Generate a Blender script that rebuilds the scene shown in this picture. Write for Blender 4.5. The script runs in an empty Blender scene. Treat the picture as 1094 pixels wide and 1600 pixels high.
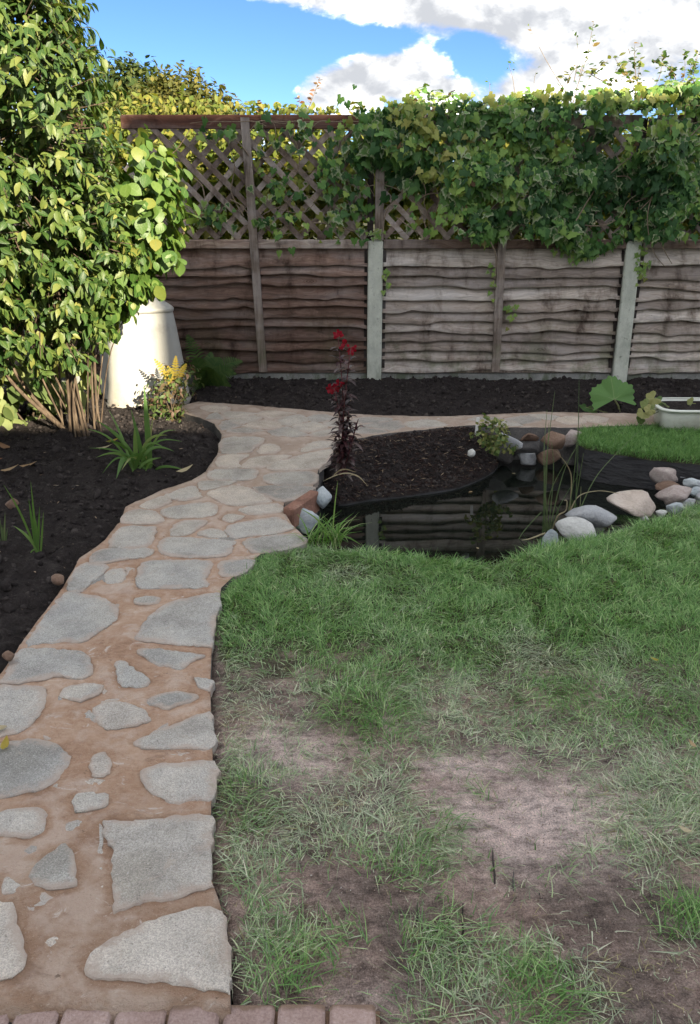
import bpy, bmesh, math, random
import numpy as np
from mathutils import Vector, Matrix, Quaternion
from mathutils.geometry import delaunay_2d_cdt

R = math.radians
random.seed(7)
rng = np.random.default_rng(7)
scene = bpy.context.scene
COL = scene.collection

# ------------------------------------------------------------------ camera
CH, PITCH, FPX = 1.5, R(22.3), 1250.0          # eye height, downward pitch, focal length in photo pixels
cam_d = bpy.data.cameras.new('camera'); cam = bpy.data.objects.new('camera', cam_d); COL.objects.link(cam)
cam.location = (0, 0, CH); cam.rotation_euler = (R(90) - PITCH, 0, 0)
cam_d.sensor_fit = 'VERTICAL'; cam_d.sensor_height = 32.0; cam_d.lens = 32.0 * FPX / 1600.0
cam_d.clip_end = 3000; cam_d.clip_start = 0.05
scene.camera = cam
scene.render.resolution_x, scene.render.resolution_y = 700, 1024

CP, SP = math.cos(PITCH), math.sin(PITCH)
def ray(px, py):
    a, b = (px - 547) / FPX, (py - 800) / FPX
    return Vector((a, CP - b * SP, -SP - b * CP))
def G(px, py, z=0.0):
    d = ray(px, py); t = (z - CH) / d.z
    return Vector((d.x * t, d.y * t, z))
def at(px, py, Y):
    d = ray(px, py); t = Y / d.y
    return Vector((d.x * t, Y, CH + d.z * t))
def project(P):
    P = np.asarray(P); dz = P[..., 2] - CH
    dep = P[..., 1] * CP - dz * SP
    return 547 + FPX * P[..., 0] / dep, 800 - FPX * (P[..., 1] * SP + dz * CP) / dep, dep

# ------------------------------------------------------------------ light
SUN_AZ, SUN_EL = R(35), R(22)                   # sun behind the camera, to the right, low autumn afternoon
S = Vector((math.sin(SUN_AZ) * math.cos(SUN_EL), -math.cos(SUN_AZ) * math.cos(SUN_EL), math.sin(SUN_EL)))
sd = bpy.data.lights.new('sun', 'SUN'); sun = bpy.data.objects.new('sun', sd); COL.objects.link(sun)
sd.energy = 3.2; sd.angle = R(0.53); sd.color = (1.0, 0.87, 0.66)
sun.rotation_euler = S.to_track_quat('Z', 'Y').to_euler(); sun.location = (6, -8, 12)

class NT:
    def __init__(s, t): s.t = t; s.t.nodes.clear()
    def n(s, typ, props=None, **inp):
        nd = s.t.nodes.new('ShaderNode' + typ)
        for k, v in (props or {}).items(): setattr(nd, k, v)
        for k, v in inp.items():
            k2 = k.replace('_', ' ')
            sock = nd.inputs[int(k[1:])] if k[0] == 'i' and k[1:].isdigit() else nd.inputs[k2]
            s.set(sock, v)
        return nd
    def set(s, sock, v):
        if isinstance(v, bpy.types.NodeSocket): s.t.links.new(v, sock)
        else:
            if sock.type == 'RGBA' and len(v) == 3: v = (*v, 1)
            sock.default_value = v
    def mix(s, f, a, b, blend='MIX'):
        nd = s.t.nodes.new('ShaderNodeMix'); nd.data_type = 'RGBA'; nd.blend_type = blend; nd.clamp_factor = True
        s.set(nd.inputs[0], f); s.set(nd.inputs[6], a); s.set(nd.inputs[7], b)
        return nd.outputs[2]
    def m(s, op, a, b=0.0, c=0.0, clamp=False):
        nd = s.t.nodes.new('ShaderNodeMath'); nd.operation = op; nd.use_clamp = clamp
        s.set(nd.inputs[0], a); s.set(nd.inputs[1], b); s.set(nd.inputs[2], c)
        return nd.outputs[0]
    def vm(s, op, a, b=(0, 0, 0)):
        nd = s.t.nodes.new('ShaderNodeVectorMath'); nd.operation = op
        s.set(nd.inputs[0], a); s.set(nd.inputs[1], b)
        return nd.outputs[0]
    def noise(s, vec, scale, detail=4, rough=.55, dist=0.0):
        return s.n('TexNoise', None, Vector=vec, Scale=scale, Detail=detail, Roughness=rough, Distortion=dist).outputs[0]
    def ramp(s, f, *stops, interp='LINEAR'):
        nd = s.t.nodes.new('ShaderNodeValToRGB'); cr = nd.color_ramp; cr.interpolation = interp
        while len(cr.elements) < len(stops): cr.elements.new(0.5)
        for e, (p, c) in zip(cr.elements, stops):
            e.position = p; e.color = (*c, 1) if not isinstance(c, (int, float)) else (c, c, c, 1)
        s.set(nd.inputs[0], f); return nd.outputs[0]
    def smooth(s, f, a, b, lo=0.0, hi=1.0):
        nd = s.t.nodes.new('ShaderNodeMapRange'); nd.interpolation_type = 'SMOOTHSTEP'
        for i, v in enumerate((f, a, b, lo, hi)): s.set(nd.inputs[i], v)
        return nd.outputs[0]
    def pos(s): return s.n('NewGeometry').outputs['Position']
    def rnd(s): return s.n('ObjectInfo').outputs['Random']
    def attr(s, name): return s.n('Attribute', {'attribute_name': name}).outputs['Fac']
    def bump(s, h, dist=.01, strength=1.0):
        return s.n('Bump', None, Height=h, Distance=dist, Strength=strength).outputs[0]
    def scl(s, v, k): return s.vm('MULTIPLY', v, k)

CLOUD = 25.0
# ---- world: physical sky with broken cumulus, its cover and brightness raised to fill the shade
w = bpy.data.worlds.new('World'); scene.world = w; w.use_nodes = True
W = NT(w.node_tree)
sky = W.n('TexSky', {'sky_type': 'NISHITA', 'sun_disc': False, 'sun_elevation': SUN_EL,
                     'sun_rotation': math.atan2(S.x, S.y), 'altitude': 1800.0, 'air_density': 0.8,
                     'dust_density': 0.0, 'ozone_density': 4.0})
dirv = W.n('TexCoord').outputs['Generated']
sep = W.n('SeparateXYZ', None, Vector=dirv)
az = W.m('ARCTAN2', sep.outputs[0], sep.outputs[1]); el = W.m('ARCSINE', sep.outputs[2])
def cloud_field(dy):
    e2 = W.m('ADD', el, dy)
    v = W.n('CombineXYZ', None, X=W.m('MULTIPLY', az, 1.0), Y=W.m('MULTIPLY', e2, 1.55), Z=0.37).outputs[0]
    n1 = W.noise(v, 4.2, 2, .5); n2 = W.noise(v, 15.0, 6, .58, .25)
    d = W.m('ADD', W.m('MULTIPLY', W.m('SUBTRACT', n1, .5), 1.5), W.m('MULTIPLY', W.m('SUBTRACT', n2, .5), 1.7))
    return d, e2
def blob(px, py, rx, ry, e2):
    d = ray(px, py).normalized(); a0 = math.atan2(d.x, d.y); e0 = math.asin(d.z)
    q = W.m('ADD', W.m('POWER', W.m('DIVIDE', W.m('SUBTRACT', az, a0), rx / FPX), 2.0),
            W.m('POWER', W.m('DIVIDE', W.m('SUBTRACT', e2, e0), ry / FPX), 2.0))
    return W.m('EXPONENT', W.m('MULTIPLY', q, -1.0))
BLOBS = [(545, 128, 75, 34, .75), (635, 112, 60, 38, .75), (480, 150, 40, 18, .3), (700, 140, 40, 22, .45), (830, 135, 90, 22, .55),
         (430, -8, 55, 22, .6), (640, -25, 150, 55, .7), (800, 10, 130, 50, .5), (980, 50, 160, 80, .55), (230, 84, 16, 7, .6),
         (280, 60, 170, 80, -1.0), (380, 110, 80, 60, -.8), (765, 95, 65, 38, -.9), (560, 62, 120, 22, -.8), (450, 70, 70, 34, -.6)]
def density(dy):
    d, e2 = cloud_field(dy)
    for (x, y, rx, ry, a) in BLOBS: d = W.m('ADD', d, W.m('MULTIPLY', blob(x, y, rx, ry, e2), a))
    return W.m('ADD', d, .14)  # extra cloud cover all round, added to brighten the ambient light
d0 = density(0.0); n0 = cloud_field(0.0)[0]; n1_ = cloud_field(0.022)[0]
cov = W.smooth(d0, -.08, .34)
lit = W.smooth(W.m('SUBTRACT', n0, n1_), -.42, .34)
fine = W.noise(dirv, 26, 5, .6)
shade = W.m('ADD', W.m('MULTIPLY', lit, .62), W.m('MULTIPLY', fine, .38))
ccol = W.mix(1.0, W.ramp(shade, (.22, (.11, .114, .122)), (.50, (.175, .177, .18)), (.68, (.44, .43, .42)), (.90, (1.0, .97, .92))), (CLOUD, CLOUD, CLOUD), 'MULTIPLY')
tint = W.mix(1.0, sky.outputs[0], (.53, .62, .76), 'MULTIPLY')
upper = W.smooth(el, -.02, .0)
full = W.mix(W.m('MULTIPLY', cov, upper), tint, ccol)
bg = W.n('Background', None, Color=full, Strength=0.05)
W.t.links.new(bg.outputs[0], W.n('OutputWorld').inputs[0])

vs = scene.view_settings
vs.view_transform = 'Standard'; vs.look = 'None'; vs.exposure = 2.32; vs.gamma = 1.0; vs.use_curve_mapping = False
scene.render.engine = 'CYCLES'
scene.cycles.max_bounces = 5; scene.cycles.diffuse_bounces = 3; scene.cycles.transparent_max_bounces = 8

# ------------------------------------------------------------------ helpers
def link(o): COL.objects.link(o); return o
def tag(o, label=None, cat=None, group=None, kind=None):
    if label: o['label'] = label
    if cat: o['category'] = cat
    if group: o['group'] = group
    if kind: o['kind'] = kind
    return o
def thing(name, loc, label, cat, group=None):
    o = link(bpy.data.objects.new(name, None)); o.location = loc; o.empty_display_size = .1
    return tag(o, label, cat, group)
def npmesh(name, V, F, mat=None, smooth=False, attrs=None, mats=None, mi=None):
    V = np.asarray(V, dtype=np.float32)
    me = bpy.data.meshes.new(name)
    if isinstance(F, np.ndarray):
        k = F.shape[1]; nf = len(F)
        me.vertices.add(len(V)); me.vertices.foreach_set('co', V.ravel())
        me.loops.add(nf * k); me.loops.foreach_set('vertex_index', F.astype(np.int32).ravel())
        me.polygons.add(nf); me.polygons.foreach_set('loop_start', np.arange(0, nf * k, k, dtype=np.int32))
        me.polygons.foreach_set('loop_total', np.full(nf, k, dtype=np.int32))
        me.update(calc_edges=True)
    else:
        me.from_pydata(V.tolist(), [], F); me.update()
    for m_ in (mats or ([mat] if mat else [])): me.materials.append(m_)
    if mi is not None: me.polygons.foreach_set('material_index', np.asarray(mi, dtype=np.int32))
    if smooth: me.polygons.foreach_set('use_smooth', np.ones(len(me.polygons), dtype=bool))
    for k, a in (attrs or {}).items():
        at_ = me.attributes.new(k, 'FLOAT', 'POINT'); at_.data.foreach_set('value', np.asarray(a, dtype=np.float32))
    me.validate()
    return me
def obj(name, me, parent=None, **kw):
    o = link(bpy.data.objects.new(name, me))
    if parent is not None:
        o.parent = parent; o.matrix_parent_inverse = Matrix.Translation(-Vector(parent.location))
    return tag(o, **kw)
def mk(name, V, F, mat, parent=None, smooth=False, attrs=None, **kw):
    return obj(name, npmesh(name, V, F, mat, smooth, attrs), parent, **kw)

class MB:
    """collects shapes for ONE mesh"""
    def __init__(s): s.V = []; s.F = []; s.A = []
    def add(s, V, F, a=0.0):
        o = len(s.V); s.V += [tuple(v) for v in V]; s.F += [tuple(i + o for i in f) for f in F]
        s.A += list(a) if hasattr(a, '__len__') else [a] * len(V)
    def box(s, c, h, rot=None, bev=0.0):
        x, y, z = h
        if bev > 0:
            b = min(bev, x * .9, y * .9, z * .9); P = []
            bm = bmesh.new(); bmesh.ops.create_cube(bm, size=2)
            for v in bm.verts: v.co = Vector((v.co.x * x, v.co.y * y, v.co.z * z))
            bmesh.ops.bevel(bm, geom=bm.edges[:], offset=b, segments=1, affect='EDGES')
            bm.verts.index_update(); P = [v.co.copy() for v in bm.verts]; F = [[v.index for v in f.verts] for f in bm.faces]; bm.free()
        else:
            P = [Vector((i * x, j * y, k * z)) for i in (-1, 1) for j in (-1, 1) for k in (-1, 1)]
            F = [(0, 1, 3, 2), (4, 6, 7, 5), (0, 4, 5, 1), (2, 3, 7, 6), (0, 2, 6, 4), (1, 5, 7, 3)]
        if rot is not None: P = [rot @ p for p in P]
        s.add([p + Vector(c) for p in P], F)
    def tube(s, pts, rad, n=6, cap=True, a=0.0):
        pts = [Vector(p) for p in pts]; k = len(pts)
        if not hasattr(rad, '__len__'): rad = [rad] * k
        V = []; up = Vector((.13, .31, .94))
        for i, p in enumerate(pts):
            t = (pts[min(i + 1, k - 1)] - pts[max(i - 1, 0)])
            if t.length < 1e-9: t = Vector((0, 0, 1))
            t.normalize(); u = t.cross(up)
            if u.length < .05: u = t.cross(Vector((1, 0, 0)))
            u.normalize(); v = t.cross(u)
            for j in range(n):
                q = 2 * math.pi * j / n; V.append(p + (u * math.cos(q) + v * math.sin(q)) * rad[i])
        F = [(i * n + j, i * n + (j + 1) % n, (i + 1) * n + (j + 1) % n, (i + 1) * n + j) for i in range(k - 1) for j in range(n)]
        if cap: F += [tuple(range(n - 1, -1, -1)), tuple((k - 1) * n + j for j in range(n))]
        s.add(V, F, a)
    def ribbon(s, pts, width, side=None, fold=.15, a=0.0):
        """leaf blade along pts: 3 verts across, folded about the midrib"""
        pts = [Vector(p) for p in pts]; k = len(pts); V = []; A = []
        for i, p in enumerate(pts):
            t = (pts[min(i + 1, k - 1)] - pts[max(i - 1, 0)]).normalized()
            sd_ = Vector(side) if side is not None else t.cross(Vector((0, 0, 1)))
            sd_ = sd_ - t * sd_.dot(t)
            if sd_.length < .02: sd_ = t.cross(Vector((.3, 1, 0)))
            sd_.normalize(); nn = sd_.cross(t); wd = width[i] if hasattr(width, '__len__') else width
            V += [p - sd_ * wd + nn * wd * fold, p, p + sd_ * wd + nn * wd * fold]; A += [a] * 3
        F = []
        for i in range(k - 1):
            b = i * 3; F += [(b, b + 1, b + 4, b + 3), (b + 1, b + 2, b + 5, b + 4)]
        s.add(V, F, A)
    def build(s, name, mat, parent=None, smooth=False, **kw):
        return mk(name, s.V, s.F, mat, parent, smooth, {'rnd': s.A}, **kw)

def catmull(P, n=8, closed=False):
    P = [Vector(p) for p in P]; k = len(P); out = []
    rg = range(k if closed else k - 1)
    for i in rg:
        if closed: a, b, c, d = P[(i - 1) % k], P[i], P[(i + 1) % k], P[(i + 2) % k]
        else: a, b, c, d = P[max(i - 1, 0)], P[i], P[i + 1], P[min(i + 2, k - 1)]
        for j in range(n):
            t = j / n
            out.append(.5 * ((2 * b) + (c - a) * t + (2 * a - 5 * b + 4 * c - d) * t * t + (3 * b - a - 3 * c + d) * t ** 3))
    if not closed: out.append(P[-1])
    return out

# ---- numpy value noise
def _h(ix, iy, s):
    n = (ix * 374761393 + iy * 668265263 + s * 974634777) & 0x7fffffff
    n = ((n ^ (n >> 13)) * 1274126177) & 0x7fffffff
    n = n ^ (n >> 16)
    return (n & 0xffff) / 65535.0
def vn(x, y, s=0):
    x = np.asarray(x, dtype=float); y = np.asarray(y, dtype=float)
    ix = np.floor(x).astype(np.int64); iy = np.floor(y).astype(np.int64); fx = x - ix; fy = y - iy
    fx = fx * fx * (3 - 2 * fx); fy = fy * fy * (3 - 2 * fy)
    a = _h(ix, iy, s); b = _h(ix + 1, iy, s); c = _h(ix, iy + 1, s); d = _h(ix + 1, iy + 1, s)
    return a + (b - a) * fx + (c - a) * fy + (a - b - c + d) * fx * fy
def fbm(x, y, sc, o=4, s=0, g=.5):
    t = 0; amp = 1; tot = 0
    for k in range(o):
        t = t + amp * vn(np.asarray(x) * sc + 17.3 * k, np.asarray(y) * sc - 9.1 * k, s + k); tot += amp; amp *= g; sc *= 2.03
    return t / tot - .5
def inside(poly, x, y):
    x = np.asarray(x); y = np.asarray(y); r = np.zeros(x.shape, bool); n = len(poly)
    for i in range(n):
        x1, y1 = poly[i][0], poly[i][1]; x2, y2 = poly[(i + 1) % n][0], poly[(i + 1) % n][1]
        if y1 == y2: continue
        c = ((y1 > y) != (y2 > y)) & (x < (x2 - x1) * (y - y1) / (y2 - y1) + x1); r ^= c
    return r
def edge_dist(poly, x, y):
    x = np.asarray(x, float); y = np.asarray(y, float); best = np.full(x.shape, 1e9); n = len(poly)
    for i in range(n):
        ax, ay = poly[i][0], poly[i][1]; bx, by = poly[(i + 1) % n][0], poly[(i + 1) % n][1]
        dx, dy = bx - ax, by - ay; L = dx * dx + dy * dy + 1e-12
        t = np.clip(((x - ax) * dx + (y - ay) * dy) / L, 0, 1)
        best = np.minimum(best, np.hypot(x - ax - t * dx, y - ay - t * dy))
    return best
def PX(pts, z=0.0, sm=0):
    P = [G(x, y, z) for x, y in pts]
    if sm: P = catmull(P, sm, True)
    return [(p.x, p.y) for p in P]
def resample(poly, step):
    out = []; n = len(poly)
    for i in range(n):
        a = np.array(poly[i][:2]); b = np.array(poly[(i + 1) % n][:2]); L = np.linalg.norm(b - a); k = max(1, int(round(L / step)))
        for j in range(k): out.append(tuple(a + (b - a) * j / k))
    return out
def region(name, poly, step, zf, mat, skirt=0.0, skirt_mat=None, attrs=None, **kw):
    poly = resample(poly, step); P = np.array(poly)
    x0, y0 = P.min(0); x1, y1 = P.max(0)
    gx, gy = np.meshgrid(np.arange(x0, x1, step), np.arange(y0, y1, step)); gx = gx.ravel(); gy = gy.ravel()
    gx = gx + rng.uniform(-.3, .3, gx.shape) * step; gy = gy + rng.uniform(-.3, .3, gy.shape) * step
    ok = inside(poly, gx, gy); gx, gy = gx[ok], gy[ok]
    ok = edge_dist(poly, gx, gy) > step * .55; gx, gy = gx[ok], gy[ok]
    pts = [Vector(p) for p in poly] + [Vector((a, b)) for a, b in zip(gx, gy)]
    nb = len(poly)
    vs_, _, fs, *_ = delaunay_2d_cdt(pts, [], [list(range(nb))], 1, 1e-7)
    V2 = np.array([(v.x, v.y) for v in vs_]); z = zf(V2[:, 0], V2[:, 1], edge_dist(poly, V2[:, 0], V2[:, 1]))
    V = np.column_stack([V2, z]); F = [tuple(f) for f in fs]; mi = [0] * len(F)
    F = [f if np.cross(V2[f[1]] - V2[f[0]], V2[f[2]] - V2[f[0]]) > 0 else tuple(reversed(f)) for f in F]
    at_ = attrs(V[:, 0], V[:, 1]) if attrs else {}
    if skirt:
        cnt = {}
        for f in F:
            for i in range(len(f)): cnt.setdefault(frozenset((f[i], f[(i + 1) % len(f)])), []).append((f[i], f[(i + 1) % len(f)]))
        V = V.tolist(); low = {}
        def lo(i):
            if i not in low: low[i] = len(V); V.append([V[i][0], V[i][1], V[i][2] - skirt])
            return low[i]
        for e in [c[0] for c in cnt.values() if len(c) == 1]:
            F.append((e[1], e[0], lo(e[0]), lo(e[1]))); mi.append(1)
        at_ = {k: list(v) + [v[i] for i in low] for k, v in at_.items()}
    me = npmesh(name, V, F, None, True, at_, mats=[mat, skirt_mat or mat], mi=mi)
    return obj(name, me, **kw)

def basis(tip, nrm):
    """arrays (n,3): columns side, tip, normal"""
    tip = tip / (np.linalg.norm(tip, axis=1, keepdims=True) + 1e-9)
    nrm = nrm - tip * (nrm * tip).sum(1, keepdims=True); nrm = nrm / (np.linalg.norm(nrm, axis=1, keepdims=True) + 1e-9)
    side = np.cross(tip, nrm)
    return np.stack([side, tip, nrm], axis=2)
def scatter(name, T, pos, M, scale, rnd, mat, parent=None, smooth=True, extra=None, **kw):
    TV, TF = np.asarray(T[0], float), np.asarray(T[1]); n = len(pos); k = len(TV)
    sc = np.asarray(scale, float); sc = sc[:, None] if sc.ndim == 1 else sc
    V = np.einsum('nij,nkj->nki', M, TV[None] * sc[:, None, :]) + pos[:, None, :]
    F = (TF[None] + (np.arange(n) * k)[:, None, None]).reshape(-1, TF.shape[1])
    at_ = {'rnd': np.repeat(rnd, k)}
    if len(T) > 2: at_['edge'] = np.tile(T[2], n)
    for kk, v in (extra or {}).items(): at_[kk] = np.repeat(v, k)
    return mk(name, V.reshape(-1, 3), F, mat, parent, smooth, at_, **kw)
def leaf_objects(name, T, pos, M, scale, mat, parent, nmax=300):
    """leaves that show largest as parts of their own, sharing mesh data"""
    me = npmesh(name, T[0], np.asarray(T[1]), mat, True, {'edge': T[2]} if len(T) > 2 else None)
    base = Vector(parent.location)
    for p, m_, s_ in zip(pos, M, scale):
        o = link(bpy.data.objects.new(name, me)); o.parent = parent
        mm = Matrix(m_.tolist()).to_4x4() @ Matrix.Diagonal((s_, s_, s_, 1)) if not hasattr(s_, '__len__') else Matrix(m_.tolist()).to_4x4() @ Matrix.Diagonal((*s_, 1))
        mm.translation = Vector(p.tolist()) - base
        o.matrix_local = mm
def foliage(parent, T, pos, M, scale, mat, rnd=None, nparts=300, name='foliage'):
    """split: the leaves nearest the camera and in view become parts, the rest one mass"""
    pos = np.asarray(pos); scale = np.asarray(scale)
    rnd = rng.random(len(pos)) if rnd is None else rnd
    x, y, d = project(pos); s1 = scale if scale.ndim == 1 else scale.max(1)
    vis = (x > 5) & (x < 1089) & (y > 5) & (y < 1595)
    front = np.abs((M[:, :, 2] * (pos - np.array([0, 0, CH]))).sum(1)) / np.linalg.norm(pos - np.array([0, 0, CH]), axis=1)
    score = np.where(vis, s1 / d * (.3 + front) * np.exp(-(pos[:, 1] - np.percentile(pos[:, 1], 5)) * 3.0), -1)
    k = min(nparts, len(pos)); idx = np.argsort(-score)[:k]; msk = np.zeros(len(pos), bool); msk[idx] = True
    if k < len(pos): scatter(name, T, pos[~msk], M[~msk], scale[~msk], rnd[~msk], mat, parent, kind='stuff')
    leaf_objects('leaf', T, pos[msk], M[msk], scale[msk], mat, parent)

# ---- leaf templates (unit length along +Y, face +Z, x across)
def leaf_t(prof, n=5, droop=.18, fold=.18, wid=.45):
    V = []; E = []
    for i in range(n):
        t = i / (n - 1); w_ = wid * prof(t); z = -droop * t * t
        V += [(-w_, t, z + fold * w_), (0, t, z), (w_, t, z + fold * w_)]; E += [1, 0, 1]
    F = []
    for i in range(n - 1):
        b = 3 * i; F += [(b, b + 1, b + 4, b + 3), (b + 1, b + 2, b + 5, b + 4)]
    return V, F, E
ell = lambda t: max(.02, math.sin(math.pi * t ** .85)) * (1 - .25 * t)
LEAF_LANCE = leaf_t(ell, 5, .28, .30, .27); LEAF_TINY = leaf_t(lambda t: (.1, 1, .05)[int(round(t * 2))], 3, .12, .25, .33)
LEAF_OVAL = leaf_t(lambda t: max(.03, math.sin(math.pi * min(1, t * 1.02)) ** .7), 6, .22, .12, .40)
LEAF_SMALL = leaf_t(ell, 4, .12, .25, .35)
def ivy_t():
    ang = [(-90, .10), (-62, .42), (-40, .50), (-8, .62), (22, .42), (58, .60), (74, .52), (90, .98)]
    pts = [(math.cos(R(a)) * r * .95, math.sin(R(a)) * r + .25) for a, r in ang]
    pts = pts + [(-x, y) for x, y in reversed(pts[1:-1])]
    V = [(0, .22, 0)] + [(x, y, -.22 * abs(x) - .12 * max(0, y) ** 2) for x, y in pts]; n = len(pts)
    F = [(0, 1 + i, 1 + (i + 1) % n) for i in range(n)]
    return V, F, [0] + [1] * n
LEAF_IVY = ivy_t()

# ------------------------------------------------------------------ materials
def material(name, fn):
    m_ = bpy.data.materials.new(name); m_.use_nodes = True; t = NT(m_.node_tree)
    out = t.n('OutputMaterial'); r = fn(t)
    t.t.links.new(r, out.inputs[0]); return m_
def principled(t, col, rough=.7, spec=.3, normal=None, **kw):
    p = t.n('BsdfPrincipled', None, Base_Color=col, Roughness=rough)
    t.set(p.inputs['Specular IOR Level'], spec)
    if normal is not None: t.t.links.new(normal, p.inputs['Normal'])
    for k, v in kw.items(): t.set(p.inputs[k.replace('_', ' ')], v)
    return p.outputs[0]
def leafmat(name, stops, rough=.42, spec=.45, trans=.3, edge=None, vein=None, tcol=(1.25, 1.25, .5), patch=None):
    def fn(t):
        r = t.m('FRACT', t.m('ADD', t.attr('rnd'), t.rnd()))
        col = t.ramp(r, *stops)
        p = t.pos(); col = t.mix(t.smooth(t.noise(p, 5, 2), .35, .7, 0, .35), col, (0.5, .5, .5), 'OVERLAY') if patch else col
        e = t.attr('edge')
        if edge:
            sel = t.smooth(t.m('FRACT', t.m('MULTIPLY', r, 7.31)), edge[1], edge[1] + .05)
            ee = t.m('ADD', e, t.m('MULTIPLY', t.m('SUBTRACT', t.noise(p, 90, 2), .5), .5))
            col = t.mix(t.m('MULTIPLY', sel, t.smooth(ee, .45, .95)), col, edge[0])
        if vein: col = t.mix(t.smooth(e, .12, .0, 0, .5), col, vein)
        col = t.mix(t.noise(p, 160, 3), col, t.mix(1.0, col, (.72, .78, .7), 'MULTIPLY'))
        b = t.bump(t.noise(p, 110, 2), .003, .5)
        s1 = principled(t, col, rough, spec, b)
        tr = t.n('BsdfTranslucent', None, Color=t.mix(1.0, col, tcol, 'MULTIPLY'))
        return t.n('MixShader', None, i0=trans, i1=s1, i2=tr.outputs[0]).outputs[0]
    return material(name, fn)

M_bush = leafmat('laurel_leaf', [(0, (.03, .075, .018)), (.35, (.06, .115, .026)), (.7, (.105, .155, .036)), (.9, (.16, .20, .05)), (1, (.26, .26, .07))], .46, .38, .28, vein=(.22, .26, .09))
M_round = leafmat('rounded_leaf', [(0, (.06, .13, .025)), (.5, (.11, .19, .04)), (.85, (.17, .24, .05)), (1, (.26, .25, .06))], .45, .4, .32, vein=(.2, .26, .09))
M_ivy = leafmat('ivy_leaf', [(0, (.022, .068, .022)), (.3, (.052, .135, .038)), (.62, (.13, .26, .06)), (.93, (.30, .41, .10)), (.97, (.20, .24, .05)), (1, (.17, .08, .05))], .5, .25, .25, edge=((.34, .38, .24), .76), vein=(.13, .2, .1))
M_ivyyel = leafmat('sunlit_ivy_leaf', [(0, (.16, .22, .05)), (.5, (.30, .34, .07)), (1, (.42, .40, .12))], .45, .4, .4)  # yellow copy of the ivy leaf, sunlit tone put into the colour
M_hedge = leafmat('hedge_leaf', [(0, (.10, .15, .03)), (.5, (.20, .23, .04)), (1, (.32, .28, .06))], .55, .3, .4)
M_tree1 = leafmat('dark_tree_leaf', [(0, (.04, .07, .02)), (.6, (.075, .105, .028)), (1, (.13, .14, .04))], .6, .2, .3)
M_tree2 = leafmat('olive_tree_leaf', [(0, (.07, .085, .025)), (.5, (.13, .13, .035)), (1, (.22, .19, .05))], .6, .2, .35)
M_ramble = leafmat('rambler_leaf', [(0, (.07, .14, .03)), (.5, (.12, .19, .04)), (.85, (.24, .24, .07)), (1, (.30, .16, .06))], .5, .3, .4)
M_fern = leafmat('fern_leaf', [(0, (.05, .11, .03)), (1, (.10, .16, .045))], .55, .3, .3)
M_yfern = leafmat('yellow_leaf', [(0, (.40, .33, .06)), (1, (.5, .36, .08))], .55, .3, .4)
M_mixshrub = leafmat('mixed_shrub_leaf', [(0, (.06, .10, .03)), (.45, (.12, .17, .05)), (.7, (.13, .07, .05)), (1, (.22, .15, .10))], .5, .3, .3)
M_strap = leafmat('strap_leaf', [(0, (.09, .19, .045)), (.6, (.15, .26, .07)), (.9, (.24, .30, .10)), (1, (.36, .36, .18))], .42, .4, .35)
M_tuft = leafmat('tuft_blade', [(0, (.10, .24, .05)), (.7, (.18, .34, .08)), (1, (.42, .46, .26))], .45, .35, .35)
M_rush = leafmat('rush_stem', [(0, (.08, .13, .05)), (.6, (.14, .19, .08)), (1, (.25, .25, .13))], .5, .3, .1)
M_dead = leafmat('dead_stalk', [(0, (.30, .24, .15)), (1, (.45, .38, .26))], .7, .2, .1)
M_lob = leafmat('purple_leaf', [(0, (.03, .014, .017)), (.6, (.065, .024, .03)), (1, (.14, .11, .11))], .35, .5, .15)
M_red = leafmat('red_petal', [(0, (.24, .006, .016)), (1, (.40, .012, .035))], .5, .3, .4, tcol=(1.1, .8, .8))
M_big = leafmat('big_leaf', [(0, (.12, .26, .07)), (1, (.16, .31, .09))], .5, .35, .35, vein=(.3, .4, .18))
M_smallv = leafmat('variegated_leaf', [(0, (.09, .16, .05)), (.5, (.18, .22, .07)), (1, (.36, .34, .14))], .5, .3, .3)
M_brownleaf = leafmat('brown_leaf', [(0, (.22, .10, .06)), (.5, (.32, .19, .11)), (1, (.45, .33, .2))], .65, .25, .2)

def m_bark(t):
    p = t.pos(); v = t.scl(p, (60, 60, 8)); n = t.noise(v, 1, 5, .6, .5)
    return principled(t, t.ramp(n, (.25, (.03, .022, .016)), (.5, (.09, .066, .046)), (.8, (.21, .165, .115))), .85, .2, t.bump(n, .006))
M_bark = material('bark', m_bark)
def m_vine(t):
    n = t.noise(t.pos(), 60, 3); return principled(t, t.ramp(n, (.2, (.12, .09, .065)), (.8, (.30, .24, .17))), .85, .2, t.bump(n, .003))
M_vine = material('vine_stem', m_vine)
def m_redstem(t):
    n = t.noise(t.pos(), 50, 3); return principled(t, t.ramp(n, (.2, (.06, .015, .02)), (.8, (.16, .05, .05))), .5, .4)
M_redstem = material('red_stem', m_redstem)
M_greenstem = material('green_stem', lambda t: principled(t, t.ramp(t.noise(t.pos(), 40, 2), (.2, (.10, .13, .05)), (.8, (.20, .20, .09))), .6, .3))

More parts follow.
